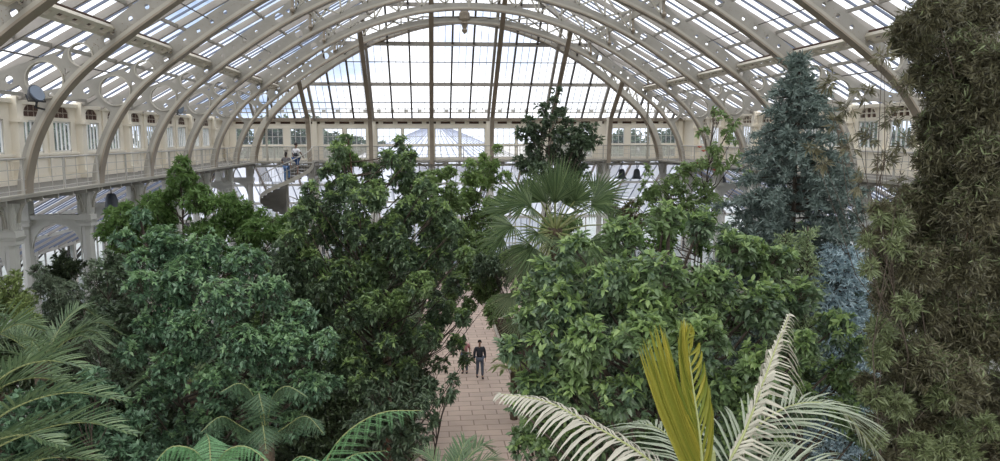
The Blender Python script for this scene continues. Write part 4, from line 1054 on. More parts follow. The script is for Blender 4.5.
# ------------------------------------------------------------------ palms
def bez(pts, n):
    """Catmull-Rom through a few places"""
    P = [Vector(p) for p in pts]; P = [P[0]*2-P[1]] + P + [P[-1]*2-P[-2]]; out = []
    segs = len(P) - 3
    for i in range(n + 1):
        u = i / n * segs; k = min(int(u), segs-1); t_ = u - k; p0, p1, p2, p3 = P[k:k+4]
        out.append(0.5 * ((2*p1) + (p2-p0)*t_ + (2*p0-5*p1+4*p2-p3)*t_*t_ + (3*p1-p0-3*p2+p3)*t_**3))
    return out
def frond(parent, pts, L, n=60, ang=50, droop=.35, lift=.25, w=.03, mat='palm', rach='rachis', r0=.016, up=(0,0,1), start=.12, taper=.55, name='frond', fold=0.0, jit=.08):
    path = bez(pts, n); b = MB(); rng = random.Random(int(abs(path[0].x)*1000) + n)
    b.tube(path[::max(1, n//24)] + [path[-1]], [r0*(1-.8*i/(len(path[::max(1, n//24)]))) for i in range(len(path[::max(1, n//24)])+1)], 6, mi=1)
    up = Vector(up)
    for i in range(int(n*start), n+1):
        u = i / n; t_ = (path[min(i+1, n)] - path[max(i-1, 0)]).normalized(); s_ = t_.cross(up)
        if s_.length < .05: s_ = t_.cross(Vector((0,1,0)))
        s_.normalize(); nn = s_.cross(t_).normalized()
        q = (u - start) / (1 - start); Ll = L * (.35 + .65*math.sin(PI*min(1, q*.9+.18))) * (1 - .45*q**4); a = R(ang) * (1 - taper*q)
        for sg in (-1, 1):
            l_ = Ll * rng.uniform(.9, 1.05); d = (t_*math.cos(a) + (s_*sg)*math.sin(a) + nn*lift + Vector((rng.gauss(0,jit), rng.gauss(0,jit), rng.gauss(0,jit)))).normalized()
            p = path[i]; side = d.cross(nn).normalized(); vs = []; fs = []
            for j, (v_, ww) in enumerate(((0,.35),(.25,1),(.6,.85),(.85,.45),(1,0.05))):
                c = p + d*l_*v_ - V(0,0,1)*droop*l_*v_*v_
                vs += [c - side*w*ww/2 + nn*w*fold*ww, c, c + side*w*ww/2 + nn*w*fold*ww]
            o = 0
            for j in range(4):
                k = j*3; fs += [(k, k+1, k+4, k+3), (k+1, k+2, k+5, k+4)]
            b.add(vs, fs, 0)
    return b.build(name, [LM[mat], LM[rach]], parent)

def pt3(lst): return [at(*p) for p in lst]
# near palm, bottom centre-right: straw-grey old fronds and the yellow-green new one
cx_ = at(704, 560, 4.9)
t = thing('feather_palm', 'feather palm at the bottom centre, pale dried fronds around an unopened yellow-green one', 'palm', (cx_.x, cx_.y, 0))
b = MB(); b.tube([(cx_.x, cx_.y, 0), (cx_.x, cx_.y, cx_.z*.5), (cx_.x, cx_.y, cx_.z)], [.13, .10, .09], 12); b.build('trunk', M['palmbark'], t)
b = MB(); b.lathe([(.09,-.1),(.11,.1),(.08,.5),(.04,.8)], tuple(cx_), 12); b.build('crownshaft', LM['rachis'], t)
o = frond(t, pt3([(704,560,4.9),(672,490,5.0),(640,455,5.1),(590,425,5.25),(545,402,5.35),(500,394,5.4)]), .52, 56, 72, .50, .0, .026, 'straw', 'rachis', .014, fold=.2, taper=.35); o['label'] = 'pale dried frond arching left'
o = frond(t, pt3([(704,560,4.9),(722,480,4.8),(745,430,4.85),(762,385,4.9),(775,350,5.0),(788,318,5.05)]), .50, 54, 32, 1.1, -.15, .030, 'straw', 'rachis', .013, fold=.35, taper=.4, jit=.10); o['label'] = 'pale dried frond rising right with hanging leaflets'
o = frond(t, pt3([(704,560,4.9),(725,470,5.1),(760,425,5.2),(800,405,5.3),(840,412,5.3),(875,455,5.3)]), .70, 50, 55, .35, .1, .022, 'straw2', 'rachis', .012, fold=.15); o['label'] = 'grey-green frond bending to the right'
o = frond(t, pt3([(704,560,4.9),(690,480,5.6),(670,440,6.1),(640,425,6.5),(600,440,6.8)]), .62, 44, 55, .35, .1, .024, 'straw2', 'rachis', .011, fold=.15); o['label'] = 'grey-green frond behind the yellow one'
o = frond(t, pt3([(704,560,4.9),(740,500,4.6),(790,470,4.5),(850,470,4.4)]), .60, 40, 55, .35, .2, .022, 'straw2', 'rachis', .011, fold=.15)
# unopened frond: pleated leaflets still lying along the stalk, split into two blades
def spear(parent, pts, label):
    path = bez(pts, 40); b = MB(); b.tube(path[::4], [.014*(1-.7*i/10) for i in range(11)], 6, mi=1)
    rng = random.Random(4)
    def blade(u0, u1, tips, n, w0):
        tp = bez([at(*q) for q in tips], n)
        for i in range(n):
            u = u0 + (u1-u0)*i/n; p = path[int(u*40)]; e = tp[i] + V(0, rng.uniform(-.02,.02), rng.uniform(-.03,.02))
            d = (e-p).normalized(); side = d.cross(V(0,1,.1)).normalized(); out = V(0,-1,0) if i % 2 else V(0,1,0); bow = V(-.03 if e.x < p.x else .02, 0, 0)
            vs = []; fs = []
            for v_, ww in ((0,.5),(.3,1),(.6,1),(.85,.6),(1,.05)):
                c = p.lerp(e, v_) + bow*math.sin(PI*v_); vs += [c - side*w0*ww + out*.008*ww, c - out*.006*ww, c + side*w0*ww + out*.008*ww]
            for j in range(4):
                k = j*3; fs += [(k,k+1,k+4,k+3),(k+1,k+2,k+5,k+4)]
            b.add(vs, fs, 0)
    blade(.22, .50, [(637,345,4.85),(645,338,4.8),(651,329,4.8),(660,326,4.8),(668,338,4.8)], 18, .013)
    blade(.40, .62, [(668,345,4.8),(672,360,4.8),(676,375,4.8)], 6, .011)
    blade(.50, .98, [(677,350,4.8),(679,328,4.8),(683,318,4.8),(690,326,4.8),(694,336,4.8)], 18, .012)
    blade(.28, .90, [(712,412,4.8),(708,385,4.8),(703,360,4.8),(696,338,4.8)], 16, .012)
    o = b.build('new_frond', [LM['spear'], LM['rachis']], parent); o['label'] = label
spear(t, pt3([(704,560,4.9),(703,500,4.85),(699,440,4.8),(691,380,4.8),(684,322,4.8)]), 'upright yellow-green new frond, not yet opened')

# left foreground palm
cx_ = at(-45, 470, 8.3)
t = thing('feather_palm', 'green feather palm at the bottom left edge, long arching fronds', 'palm', (cx_.x, cx_.y, 0))
b = MB(); b.tube([(cx_.x, cx_.y, 0), (cx_.x, cx_.y, cx_.z)], [.16, .12], 12); b.build('trunk', M['palmbark'], t)
for pts, L in [([(-45,470,8.3),(-30,410,8.3),(5,372,8.2),(45,358,8.1),(85,366,8.0)], .80), ([(-45,470,8.3),(-20,430,8.2),(20,402,8.0),(70,390,7.9),(120,398,7.8)], .78),
               ([(-45,470,8.3),(-15,450,8.0),(35,428,7.8),(85,420,7.7),(130,432,7.6)], .72), ([(-45,470,8.3),(-35,395,8.6),(-15,345,8.8),(15,322,8.9),(45,328,9.0)], .80),
               ([(-45,470,8.3),(0,468,7.8),(50,455,7.6),(100,458,7.5)], .7), ([(-45,470,8.3),(-50,390,8.6),(-45,340,8.7),(-25,312,8.8),(0,314,8.9)], .8), ([(-45,470,8.3),(-20,445,7.8),(20,432,7.5),(60,445,7.3)], .7),
               ([(-45,470,8.3),(-30,420,8.5),(0,385,8.6),(40,375,8.7),(75,388,8.7)], .75)]:
    frond(t, pt3(pts), L*.80, 32, 55, .05, .25, .034, 'palm', 'rachis', .015, fold=.4, taper=.5, jit=.04)
# spiky palm behind it
def tuft_palm(label, px, D, L, n, mat, up=.9, w=.03, seed=1, leafL=.35, spread=1.0):
    c = at(px[0], px[1], D); t = thing('spiky_palm', label, 'palm', (c.x, c.y, 0)); rng = random.Random(seed)
    b = MB(); b.tube([(c.x, c.y, 0), (c.x, c.y, c.z)], [.15, .13], 10); b.build('trunk', M['palmbark'], t)
    for i in range(n):
        a = 2*PI*i/n + rng.uniform(-.2,.2); e = rng.uniform(.25, 1.1)*up; d = V(math.cos(a)*spread, math.sin(a)*spread, 0)
        p = [c, c + (d*.35 + V(0,0,e*.45))*L, c + (d*.7 + V(0,0,e*.62))*L, c + (d*1.02 + V(0,0,e*.5 - .12))*L]
        frond(t, p, leafL, 36, 45, .12, .25, w, mat, 'rachis', .01, fold=.25)
    return t
tuft_palm('dark spiky palm behind the left-hand fronds, in front of the silvery shrub', (42, 362), 12.5, 1.15, 14, 'palm', 1.1, .022, 3, .38)
tuft_palm('dark spiky palm at the bottom edge, beside the paved path', (450, 492), 9.5, .75, 12, 'palm', 1.0, .020, 5, .30)
tuft_palm('small yellowish palm at the right edge of the path beyond the glossy shrub', (513, 372), 27.5, .95, 12, 'yellowgreen', .7, .03, 6, .32)
tuft_palm('dark palm under the glossy tree at the left', (190, 380), 15.5, 1.3, 11, 'palm', .8, .022, 7, .34)
tuft_palm('shadowed palm under the tall tree left of the path', (385, 345), 18.8, 1.3, 10, 'palm', .9, .022, 8, .34)

# fan palm
def fan_leaf(parent, hub, d, R_, mat, droopf=.2, span=95, n=30, seed=0, pet=None):
    """pleated fan: segments joined over their inner third, then free and narrowing to points"""
    rng = random.Random(seed); b = MB(); d = d.normalized(); hor = 1 - abs(d.z); side = d.cross(V(rng.uniform(-.7,.7), -.55 - .6*(1-hor), .9*hor + .1))
    if side.length < .05: side = V(1,0,0)
    side.normalize(); nn = side.cross(d).normalized()
    b.tube([pet, pet.lerp(hub, .6) + V(0,0,.05), hub], [.024, .018, .013], 6, mi=1)
    for i in range(n):
        q = -1 + 2*i/(n-1); a = R(span)*q; cup = nn*(.35*q*q)
        dr = (d*math.cos(a) + side*math.sin(a) + cup).normalized(); tg = (side*math.cos(a) - d*math.sin(a)).normalized()
        L = R_ * (1 - .28*abs(q)) * rng.uniform(.88, 1.06); wj = 2*R(span)/(n-1); tipd = rng.uniform(.5, 1.5) * droopf
        stn = [(0,.01*R_),(.25*L,.25*L*wj*.5),(.48*L,.48*L*wj*.5),(.68*L,.34*L*wj*.5),(.86*L,.16*L*wj*.5),(L,.001)]
        vs = []; fs = []
        for (r_, hw) in stn:
            c = hub + dr*r_ - V(0,0,1)*tipd*R_*(r_/L)**2.5; z = nn*hw*.7
            vs += [c - tg*hw + z, c - z*.6, c + tg*hw + z]
        for j in range(5):
            k = j*3; fs += [(k,k+1,k+4,k+3),(k+1,k+2,k+5,k+4)]
        b.add(vs, fs, 0)
    return b.build('fan_leaf', [LM[mat], LM['rachis']], parent)
DFP = 17.0; hubp = at(555, 228, DFP)
t = thing('fan_palm', 'fan palm with stiff pleated leaves, mid-house, old leaves hanging at its left', 'palm', (hubp.x, hubp.y, 0))
b = MB(); b.tube([(hubp.x, hubp.y, 0), (hubp.x+.05, hubp.y, hubp.z*.6), tuple(hubp)], [.24, .19, .17], 12); b.build('trunk', M['palmbark'], t)
# leaves: azimuth (0 = to the right, 90 = away), elevation of the stalk, stalk length, blade radius, droop
rf_ = random.Random(21)
FL = [(90,86,.55,.95,.0,'fan'),(270,76,.6,1.0,.02,'fan'),(200,68,.6,.95,.03,'fan'),(340,66,.6,.95,.03,'fan'),(30,60,.65,.9,.05,'fan'),(140,58,.65,.9,.05,'fan'),(250,50,.7,.9,.08,'fan'),(300,48,.7,.9,.08,'fan'),(180,40,.8,.95,.1,'fan'),(0,38,.8,.95,.1,'fan'),
      (225,30,.8,.9,.15,'fan'),(320,30,.8,.9,.15,'fan'),(275,22,.8,.8,.2,'fan'),(165,20,.85,.9,.2,'fan'),(15,20,.85,.9,.2,'fan'),(60,40,.7,.9,.1,'fan'),(110,35,.7,.9,.1,'fan'),(200,5,.85,.9,.25,'fan'),(340,4,.85,.85,.25,'fan'),(240,0,.8,.85,.25,'fan')]
FL += [(190,-25,.8,.95,.2,'fanold'),(215,-40,.8,.95,.2,'fanold'),(250,-45,.75,.9,.15,'fanold'),(170,-45,.8,.95,.15,'fanold'),(200,-62,.9,.9,.1,'fanold'),(180,-10,.9,.95,.2,'fan'),(230,-15,.85,.95,.25,'fan'),(265,-12,.8,.85,.25,'fan'),(310,-12,.85,.9,.25,'fan'),(205,-50,1.3,.9,.1,'fanold'),(180,-70,1.5,.9,.05,'fanold'),(240,-60,1.4,.9,.05,'fanold'),(300,-35,.75,.85,.2,'fanold'),(350,-30,.8,.85,.2,'fanold'),(230,-70,1.0,.85,.1,'fanold'),(160,-65,1.0,.9,.1,'fanold'),(320,-60,.9,.8,.1,'fanold'),(205,-75,1.3,.85,.05,'fanold')]
for i, (az, el, sl_, r_, dr, mk) in enumerate(FL):
    az += rf_.uniform(-10, 10); d = V(math.cos(R(az))*math.cos(R(el)), math.sin(R(az))*math.cos(R(el)), math.sin(R(el)))
    hi = el > 62; sl_ *= 1.0 if hi else rf_.uniform(1.05, 1.45); r_ *= rf_.uniform(1.05, 1.3) if hi else rf_.uniform(.80, 1.0)
    fan_leaf(t, hubp + d*sl_, d + V(rf_.uniform(-.3,.3), 0, .3 if hi else (-.15 if el < 40 else 0)), r_, mk, dr*(.3 if hi else .7), rf_.uniform(38, 55) if hi else (rf_.uniform(60, 95) if mk == 'fan' else 50), 24 if mk == 'fan' else 18, i, hubp + V(0,0,-.1))

# ------------------------------------------------------------------ tree ferns
def fern(parent, pts, L, n, mat, w=.5, rach='rachis'):
    path = bez(pts, n); b = MB(); b.tube(path, [.012*(1-.75*i/n) for i in range(n+1)], 5, mi=1); Ps, As, Ls, Nn = [], [], [], []
    for i in range(int(n*.1), n+1):
        u = i/n; t_ = (path[min(i+1,n)] - path[max(i-1,0)]).normalized(); s_ = t_.cross(V(0,0,1)).normalized(); nn = s_.cross(t_).normalized()
        Ll = L * math.sin(PI*min(1, .12+u*.86))**.8
        for sg in (-1, 1):
            d = (s_*sg*.9 + t_*.42 - V(0,0,.55)).normalized(); p = path[i]; m = max(4, int(Ll/.013))
            sd = d.cross(nn).normalized()
            for k in range(m):
                v_ = (k+.5)/m; c = p + d*Ll*v_ - V(0,0,.10)*Ll*v_*v_
                for s2 in (-1, 1): Ps.append(c[:]); As.append((sd*s2 + d*.35)[:]); Ls.append(.050*(1-v_**2*.8)*(.5+.5*Ll/L)); Nn.append(nn[:])
    o = b.build('frond', [LM[mat], LM[rach]], parent)
    Ls = np.array(Ls); v, f = leaf_geo(np.array(Ps), np.array(As), np.array(Nn), Ls, Ls*.46, .15, .1, 1)
    q = mesh_np('pinnae', v, f, 3, [LM[mat]], parent=None); q.parent = o
    q.matrix_parent_inverse = Matrix.Identity(4); return o, q
def tree_fern(label, c, fr, mat, Lp=.3):
    c3 = at(*c); t = thing('tree_fern', label, 'fern', (c3.x, c3.y, 0))
    b = MB(); b.tube([(c3.x, c3.y, 0), tuple(c3)], [.14, .11], 10); b.build('trunk', M['palmbark'], t)
    for pts in fr: fern(t, pt3([c] + pts), Lp, 15, mat)
    return t
tree_fern('bright tree fern at the bottom edge, its frond arching towards the path', (330,500,8.5), [[(325,462,8.4),(345,432,8.2),(380,412,8.0),(420,410,7.9)], [(310,475,8.2),(290,470,8.0),(262,490,7.8)], [(350,480,8.0),(385,462,7.8),(425,470,7.7)],[(335,480,8.8),(350,455,9.2),(385,450,9.6)],[(325,470,9),(300,455,9.4),(280,470,9.8)]], 'fern', .46)
tree_fern('bright tree fern at the bottom edge, left of the arching frond', (215,510,8.2), [[(205,475,8.1),(195,450,8.0),(170,445,7.9),(150,465,7.8)], [(215,480,8.1),(222,452,8.0),(245,445,7.9),(272,465,7.8)], [(210,470,8.3),(208,440,8.6),(205,432,8.9)],[(190,490,7.8),(165,470,7.6),(140,480,7.4)],[(240,490,7.8),(262,475,7.6),(285,490,7.4)]], 'fern', .34)
tree_fern('dark tree fern in the shade below the glossy tree at the left', (265,440,11), [[(255,400,11),(240,382,10.9),(220,390,10.7)], [(270,400,11),(285,385,10.9),(305,395,10.7)], [(262,405,10.7),(258,392,10.2),(262,410,9.7)],[(240,425,10.8),(220,415,10.6),(200,430,10.4)],[(285,425,10.8),(305,415,10.6),(322,432,10.4)],[(262,430,10.3),(262,425,9.9),(265,450,9.5)]], 'ferndark', .36)

# orange-red flowers on the broadleaf tree
for i, (x, y) in enumerate([(704,153),(700,149),(698,165),(715,172)]):
    p = at(x, y, 18.6); b = MB()
    for k in range(6):
        a = 2*PI*k/6; d = V(math.cos(a), math.sin(a)*.6, .5).normalized(); s_ = d.cross(V(0,0,1)).normalized()
        b.add([p, p + d*.05 + s_*.025, p + d*.09, p + d*.05 - s_*.025], [(0,1,2,3)])
    b.lathe([(.012,0),(.018,.02),(.004,.05)], tuple(p), 6)
    tag(b.build('flower', pmat('flower_red_%d' % i, (.55,.10,.04), .5)), 'small orange-red flower on the broadleaf tree, %s' % ['highest of the four','beside the highest','below the pair','lowest of the four'][i], 'flower', 'orange-red flowers')

# trees standing outside, seen through the gallery windows
OUT = [('far', -30, 66), ('far', -23, 70), ('far', -16.5, 65), ('far', -11.5, 71), ('far', 10.5, 69), ('far', 16, 65), ('far', 22.5, 70), ('far', 30, 66)] + [('left', -28, y) for y in (56, 50, 44, 38, 32, 26, 20)] + [('right', 28, y) for y in (56, 50, 44, 38, 32, 26, 20)]
rr = random.Random(50); L_ = [(rr.uniform(-3.4,3.4), rr.uniform(-2.6,2.6), rr.uniform(4.5,11.4), rr.uniform(1.1,1.9)) for _ in range(22)]
pt_ = None; cnt = {}
for side, x, y in OUT:
    k = cnt.get(side, 0); cnt[side] = k + 1
    lab = ('tree outside beyond the far gallery windows, %s of eight from the left' % ORD[k]) if side == 'far' else 'tree outside the %s gallery windows, %s of seven from the far end' % (side, ORD[k])
    if pt_ is None: pt_ = o = plant('park_tree', lab, 'tree', (0, 0, 0), L_, LM['park'], M['bark'], leaf=.42, ratio=.6, dens=3.4, trunk_r=.3, rosette=6, along=4, twig_r=.02, group='trees standing outside')
    else: o = copy_tree(pt_, (0,0,0)); o['label'] = lab
    o.location = (x, y, 0); o.rotation_euler = (0, 0, rr.uniform(0, 6.28)); q_ = rr.uniform(.96, 1.10); o.scale = (q_, q_, q_)
#PART3

# ------------------------------------------------------------------ spiral stair in the far left corner
SX, SY, SR = -9.85, 43.3, 1.45
def sth(i): return R(-8 - 16 * i)
def stz(i): return ZF - .175 * (i + 1)
t = thing('spiral_staircase', 'cream iron spiral staircase climbing to the far left corner of the gallery', 'staircase', (SX, SY, 0))
b = MB(); b.lathe([(.16,0),(.12,.2),(.085,.4),(.085,ZF+.6),(.12,ZF+.7),(.05,ZF+.85)], (SX, SY, 0), 12); b.build('newel_post', M['iron'], t)
NT = 52
b = MB()
for i in range(NT):
    a0 = sth(i) + R(8.5); a1 = sth(i) - R(8.5); z = stz(i)
    p = [(SX + .08*math.cos(a0), SY + .08*math.sin(a0)), (SX + SR*math.cos(a0), SY + SR*math.sin(a0)), (SX + SR*math.cos((a0+a1)/2)*1.01, SY + SR*math.sin((a0+a1)/2)*1.01), (SX + SR*math.cos(a1), SY + SR*math.sin(a1)), (SX + .08*math.cos(a1), SY + .08*math.sin(a1))]
    b.add([(x, y, z-.035) for x, y in p] + [(x, y, z) for x, y in p], [(4,3,2,1,0),(5,6,7,8,9),(0,1,6,5),(1,2,7,6),(2,3,8,7),(3,4,9,8),(4,0,5,9)])
    b.add([(p[0][0], p[0][1], z-.175), (p[1][0], p[1][1], z-.175), (p[1][0], p[1][1], z-.02), (p[0][0], p[0][1], z-.02)], [(0,1,2,3),(3,2,1,0)])
b.build('treads', M['iron_web'], t)
def helix(r, dz, n0=-.5, n1=NT): return [V(SX + r*math.cos(sth(q)), SY + r*math.sin(sth(q)), ZF - .175*(q+1) + dz) for q in [n0 + (n1-n0)*k/220 for k in range(221)]]
def helix_band(name, r, z0_, z1_, th, mat):
    mb = MB(); lo = helix(r, z0_); hi = helix(r, z1_); lo2 = helix(r+th, z0_); hi2 = helix(r+th, z1_); vs = []; fs = []
    for a, c, d, e_ in zip(lo, lo2, hi2, hi): vs += [a, c, d, e_]
    for i in range(len(lo)-1):
        for k in range(4): k2 = (k+1) % 4; fs.append((i*4+k, i*4+k2, (i+1)*4+k2, (i+1)*4+k))
    mb.add(vs, fs); return mb.build(name, mat, t)
helix_band('outer_stringer', SR, -.16, .06, .04, M['iron'])
b = MB(); b.tube(helix(SR+.02, 1.0), .028, 6); b.build('handrail', M['rail'], t)
b = MB(); b.tube(helix(SR+.02, .55), .012, 4); b.build('mid_rail', M['rail'], t)
b = MB()
for i in range(NT * 2):
    q = i / 2; x, y = SX + (SR+.02)*math.cos(sth(q)), SY + (SR+.02)*math.sin(sth(q)); z = ZF - .175*(q+1); b.tube([(x, y, z), (x, y, z+1.0)], .010, 4)
b.build('balusters', M['rail'], t)
b = MB(); b.box((SX+.15, SY+.1, ZF-.05), (SX+SR+.1, DF-.02, ZF)); b.box((SX+SR+.05, SY+.1, ZF-.2), (SX+SR+.1, DF-.02, ZF+.02)); b.build('landing', M['iron_web'], t)
b = MB()
for z in (.35, .65, ZR-ZF): b.tube([(SX+SR+.08, SY, ZF+z), (SX+SR+.08, DF, ZF+z)], .014, 5); b.tube([(SX+.12, SY+.2, ZF+z), (SX+.12, DF, ZF+z)], .014, 5)
for k in range(5):
    y = SY + .1 + k*.4; b.tube([(SX+SR+.08, y, ZF), (SX+SR+.08, y, ZR)], .012, 5); b.tube([(SX+.12, y, ZF), (SX+.12, y, ZR)], .012, 5)
b.build('landing_rail', M['rail'], t)
railing('gallery_railing', 'short metal railing between the far left corner and the stair head', (-HW, DF+.02, ZF), (SX+.1, DF+.02, ZF), 2)

# ------------------------------------------------------------------ people
SKIN = pmat('skin', (.42, .25, .17), .55); SKIN2 = pmat('skin_dark', (.22, .12, .08), .55)
def skinned(name, nodes, edges, mat, parent, sub=1):
    me = bpy.data.meshes.new('tmp'); keys = list(nodes); me.from_pydata([nodes[k][0] for k in keys], [(keys.index(a), keys.index(c)) for a, c in edges], []); me.update()
    o = bpy.data.objects.new('tmp', me); C.objects.link(o)
    m_ = o.modifiers.new('s', 'SKIN'); m_.use_smooth_shade = True; m_.branch_smoothing = .6
    for i, k in enumerate(keys): r_ = nodes[k][1]; o.data.skin_vertices[0].data[i].radius = r_ if hasattr(r_, '__len__') else (r_, r_)
    o.data.skin_vertices[0].data[0].use_root = True
    s_ = o.modifiers.new('ss', 'SUBSURF'); s_.levels = sub; s_.render_levels = sub
    dg = bpy.context.evaluated_depsgraph_get(); dg.update(); nm = bpy.data.meshes.new_from_object(o.evaluated_get(dg)); bpy.data.objects.remove(o)
    nm.name = name; nm.materials.clear(); nm.materials.append(mat); nm.polygons.foreach_set('use_smooth', [True]*len(nm.polygons))
    q = bpy.data.objects.new(name, nm); C.objects.link(q); q.parent = parent; return q
def person(label, loc, yaw, J, top, bottom, hair, skin, longtrousers=True, long_sleeve=False, h=1.75, longhair=False, top_mats=None, group=None):
    """J: joints of a standing figure 1.75 m tall facing +y, overrides for the pose"""
    D_ = dict(pelvis=(0,0,.96), spine=(0,.01,1.12), chest=(0,.01,1.32), neck=(0,0,1.47), headb=(0,.02,1.55),
              shL=(-.18,0,1.41), elL=(-.24,-.02,1.14), wrL=(-.25,.06,.90), shR=(.18,0,1.41), elR=(.24,-.02,1.14), wrR=(.25,.06,.90),
              hiL=(-.09,0,.90), knL=(-.10,.02,.49), anL=(-.10,-.02,.08), toL=(-.11,.14,.03), hiR=(.09,0,.90), knR=(.10,.02,.49), anR=(.10,-.02,.08), toR=(.11,.14,.03))
    D_.update(J); t = thing('person', label, 'person', loc, group); t.rotation_euler = (0, 0, yaw); t.scale = (h/1.75,)*3
    rad = dict(pelvis=(.12,.085), spine=(.105,.075), chest=(.125,.085), neck=.050, headb=.055, shL=.055, elL=.040, wrL=.026, shR=.055, elR=.040, wrR=.026,
               hiL=.085, knL=.055, anL=.036, toL=.030, hiR=.085, knR=.055, anR=.036, toR=.030)
    nodes = {k: (D_[k], rad[k]) for k in rad}; E_ = [('pelvis','spine'),('spine','chest'),('chest','neck'),('neck','headb'),('chest','shL'),('shL','elL'),('elL','wrL'),('chest','shR'),('shR','elR'),('elR','wrR'),
          ('pelvis','hiL'),('hiL','knL'),('knL','anL'),('anL','toL'),('pelvis','hiR'),('hiR','knR'),('knR','anR'),('anR','toR')]
    hb = Vector(D_['headb'])
    nodes['hm'] = (tuple(hb + V(0,.01,.07)), (.072,.085)); nodes['ht'] = (tuple(hb + V(0,0,.16)), (.060,.072)); E_ += [('headb','hm'),('hm','ht')]
    nodes['nose'] = (tuple(hb + V(0,.115,.075)), .010); E_.append(('hm','nose'))
    for sd in ('L','R'):                    # palm, four fingers of different lengths, thumb from the side of the palm
        w = Vector(D_['wr'+sd]); d = (w - Vector(D_['el'+sd])).normalized(); sx = Vector((0,1,0)) - d*d.y; sx.normalize(); pl = d.cross(sx)
        pm_ = w + d*.055; nodes['pa'+sd] = (tuple(pm_), (.034,.015)); E_.append(('wr'+sd,'pa'+sd))
        for q, (off, ln) in enumerate(((-.026,.060),(-.009,.072),(.009,.076),(.026,.068))):
            a_ = pm_ + d*.035 + sx*off; m_ = a_ + d*ln*.5 + pl*.006; e_ = a_ + d*ln*.8 + pl*.03
            for nn_, pp in (('a',a_),('m',m_),('e',e_)): nodes['f%d%s%s' % (q,nn_,sd)] = (tuple(pp), .0085)
            E_ += [('pa'+sd,'f%da%s' % (q,sd)),('f%da%s' % (q,sd),'f%dm%s' % (q,sd)),('f%dm%s' % (q,sd),'f%de%s' % (q,sd))]
        a_ = w + d*.03 + sx*.035; e_ = a_ + (d*.6 + sx*.7).normalized()*.045; nodes['t1'+sd] = (tuple(a_), .010); nodes['t2'+sd] = (tuple(e_), .0085); E_ += [('pa'+sd,'t1'+sd),('t1'+sd,'t2'+sd)]
    skinned('body', nodes, E_, skin, t)
    hc = hb + V(0,.005,.10)
    b = MB()                                # ears, eyes, mouth
    for s_ in (-1, 1):
        b.lathe([(.004,-.03),(.016,-.01),(.018,.01),(.006,.03)], (hc.x + s_*.080, hc.y-.005, hc.z-.015), 6)
    b.build('ears', skin, t); t.children[-1].parent = t; t.children[-1].matrix_parent_inverse = Matrix.Identity(4)
    b = MB()
    for s_ in (-1, 1): b.lathe([(.002,-.007),(.009,0),(.002,.007)], (hc.x + s_*.032, hc.y+.078, hc.z+.0), 6)
    b.box((hc.x-.022, hc.y+.080, hc.z-.064), (hc.x+.022, hc.y+.086, hc.z-.058))
    o = b.build('eyes_and_mouth', M['black'], t); o.matrix_parent_inverse = Matrix.Identity(4)
    # hair cap
    b = MB(); vs = []; fs = []; n1, n2 = 8, 14
    for i in range(n1+1):
        for k in range(n2):
            el = PI/2 - i/n1*(PI*.62); az = 2*PI*k/n2; front = math.sin(az) > .35; ee = max(el, R(22)) if front else (max(el, R(-38)))
            rr = 1.0; vs.append(hc + V(.090*math.cos(ee)*math.cos(az), .102*math.cos(ee)*math.sin(az)-.008, .118*math.sin(ee)+.005))
    for i in range(n1):
        for k in range(n2): fs.append((i*n2+k, i*n2+(k+1)%n2, (i+1)*n2+(k+1)%n2, (i+1)*n2+k))
    b.add(vs, fs)
    if longhair: b.tube([hc + V(0,-.08,.0), hc + V(0,-.10,-.10), hc + V(0,-.09,-.20)], [.07,.06,.02], 8)
    o = b.build('hair', hair, t, smooth=True); o.matrix_parent_inverse = Matrix.Identity(4)
    def mid(a, c, u): return tuple(Vector(D_[a]).lerp(Vector(D_[c]), u))
    # top
    sl = {'pelvis': (tuple(Vector(D_['pelvis']) + V(0,0,-.02)), (.185,.15)), 'spine': (D_['spine'], (.17,.14)), 'chest': (D_['chest'], (.195,.155)), 'neck': (tuple(Vector(D_['neck']) + V(0,0,-.035)), .062)}
    ee = [('pelvis','spine'),('spine','chest'),('chest','neck')]
    for sd in 'LR':
        sl['sh'+sd] = (D_['sh'+sd], .088); sl['el'+sd] = ((D_['el'+sd], .066) if long_sleeve else (mid('sh'+sd,'el'+sd,.75), .078)); ee += [('chest','sh'+sd),('sh'+sd,'el'+sd)]
        if long_sleeve: sl['wr'+sd] = (mid('el'+sd,'wr'+sd,.92), .040); ee.append(('el'+sd,'wr'+sd))
    skinned('shirt', sl, ee, top, t)
    tr = {'pelvis': (D_['pelvis'], (.17,.135))}; ee = []
    for sd in 'LR':
        tr['hi'+sd] = (D_['hi'+sd], .103); tr['kn'+sd] = ((D_['kn'+sd], .074) if longtrousers else (mid('hi'+sd,'kn'+sd,.85), .085)); ee += [('pelvis','hi'+sd),('hi'+sd,'kn'+sd)]
        if longtrousers: tr['an'+sd] = (mid('kn'+sd,'an'+sd,.95), .055); ee.append(('kn'+sd,'an'+sd))
    skinned('trousers' if longtrousers else 'shorts', tr, ee, bottom, t)
    for sd in 'LR':
        a_ = Vector(D_['an'+sd]); to = Vector(D_['to'+sd]); b = MB(); b.tube([a_ + V(0,-.03,-.03), a_.lerp(to, .5) + V(0,0,-.02), to + V(0,.02,0)], [.045,.045,.032], 8)
        o = b.build('shoe', M['black'] if longtrousers else M['white'], t, smooth=True); o.matrix_parent_inverse = Matrix.Identity(4)
    return t
def kid(t, mb, name, mat): o = mb.build(name, mat, t, smooth=True); o.matrix_parent_inverse = Matrix.Identity(4); return o
hairm = pmat('hair_dark', (.02,.013,.01), .6)
wshirt = pmat('shirt_white', (.92,.90,.92), .8); navy = pmat('shorts_blue', (.05,.11,.27), .8); jeans = pmat('jeans_blue', (.13,.24,.45), .85, var=(.09,.17,.34), vscale=10)
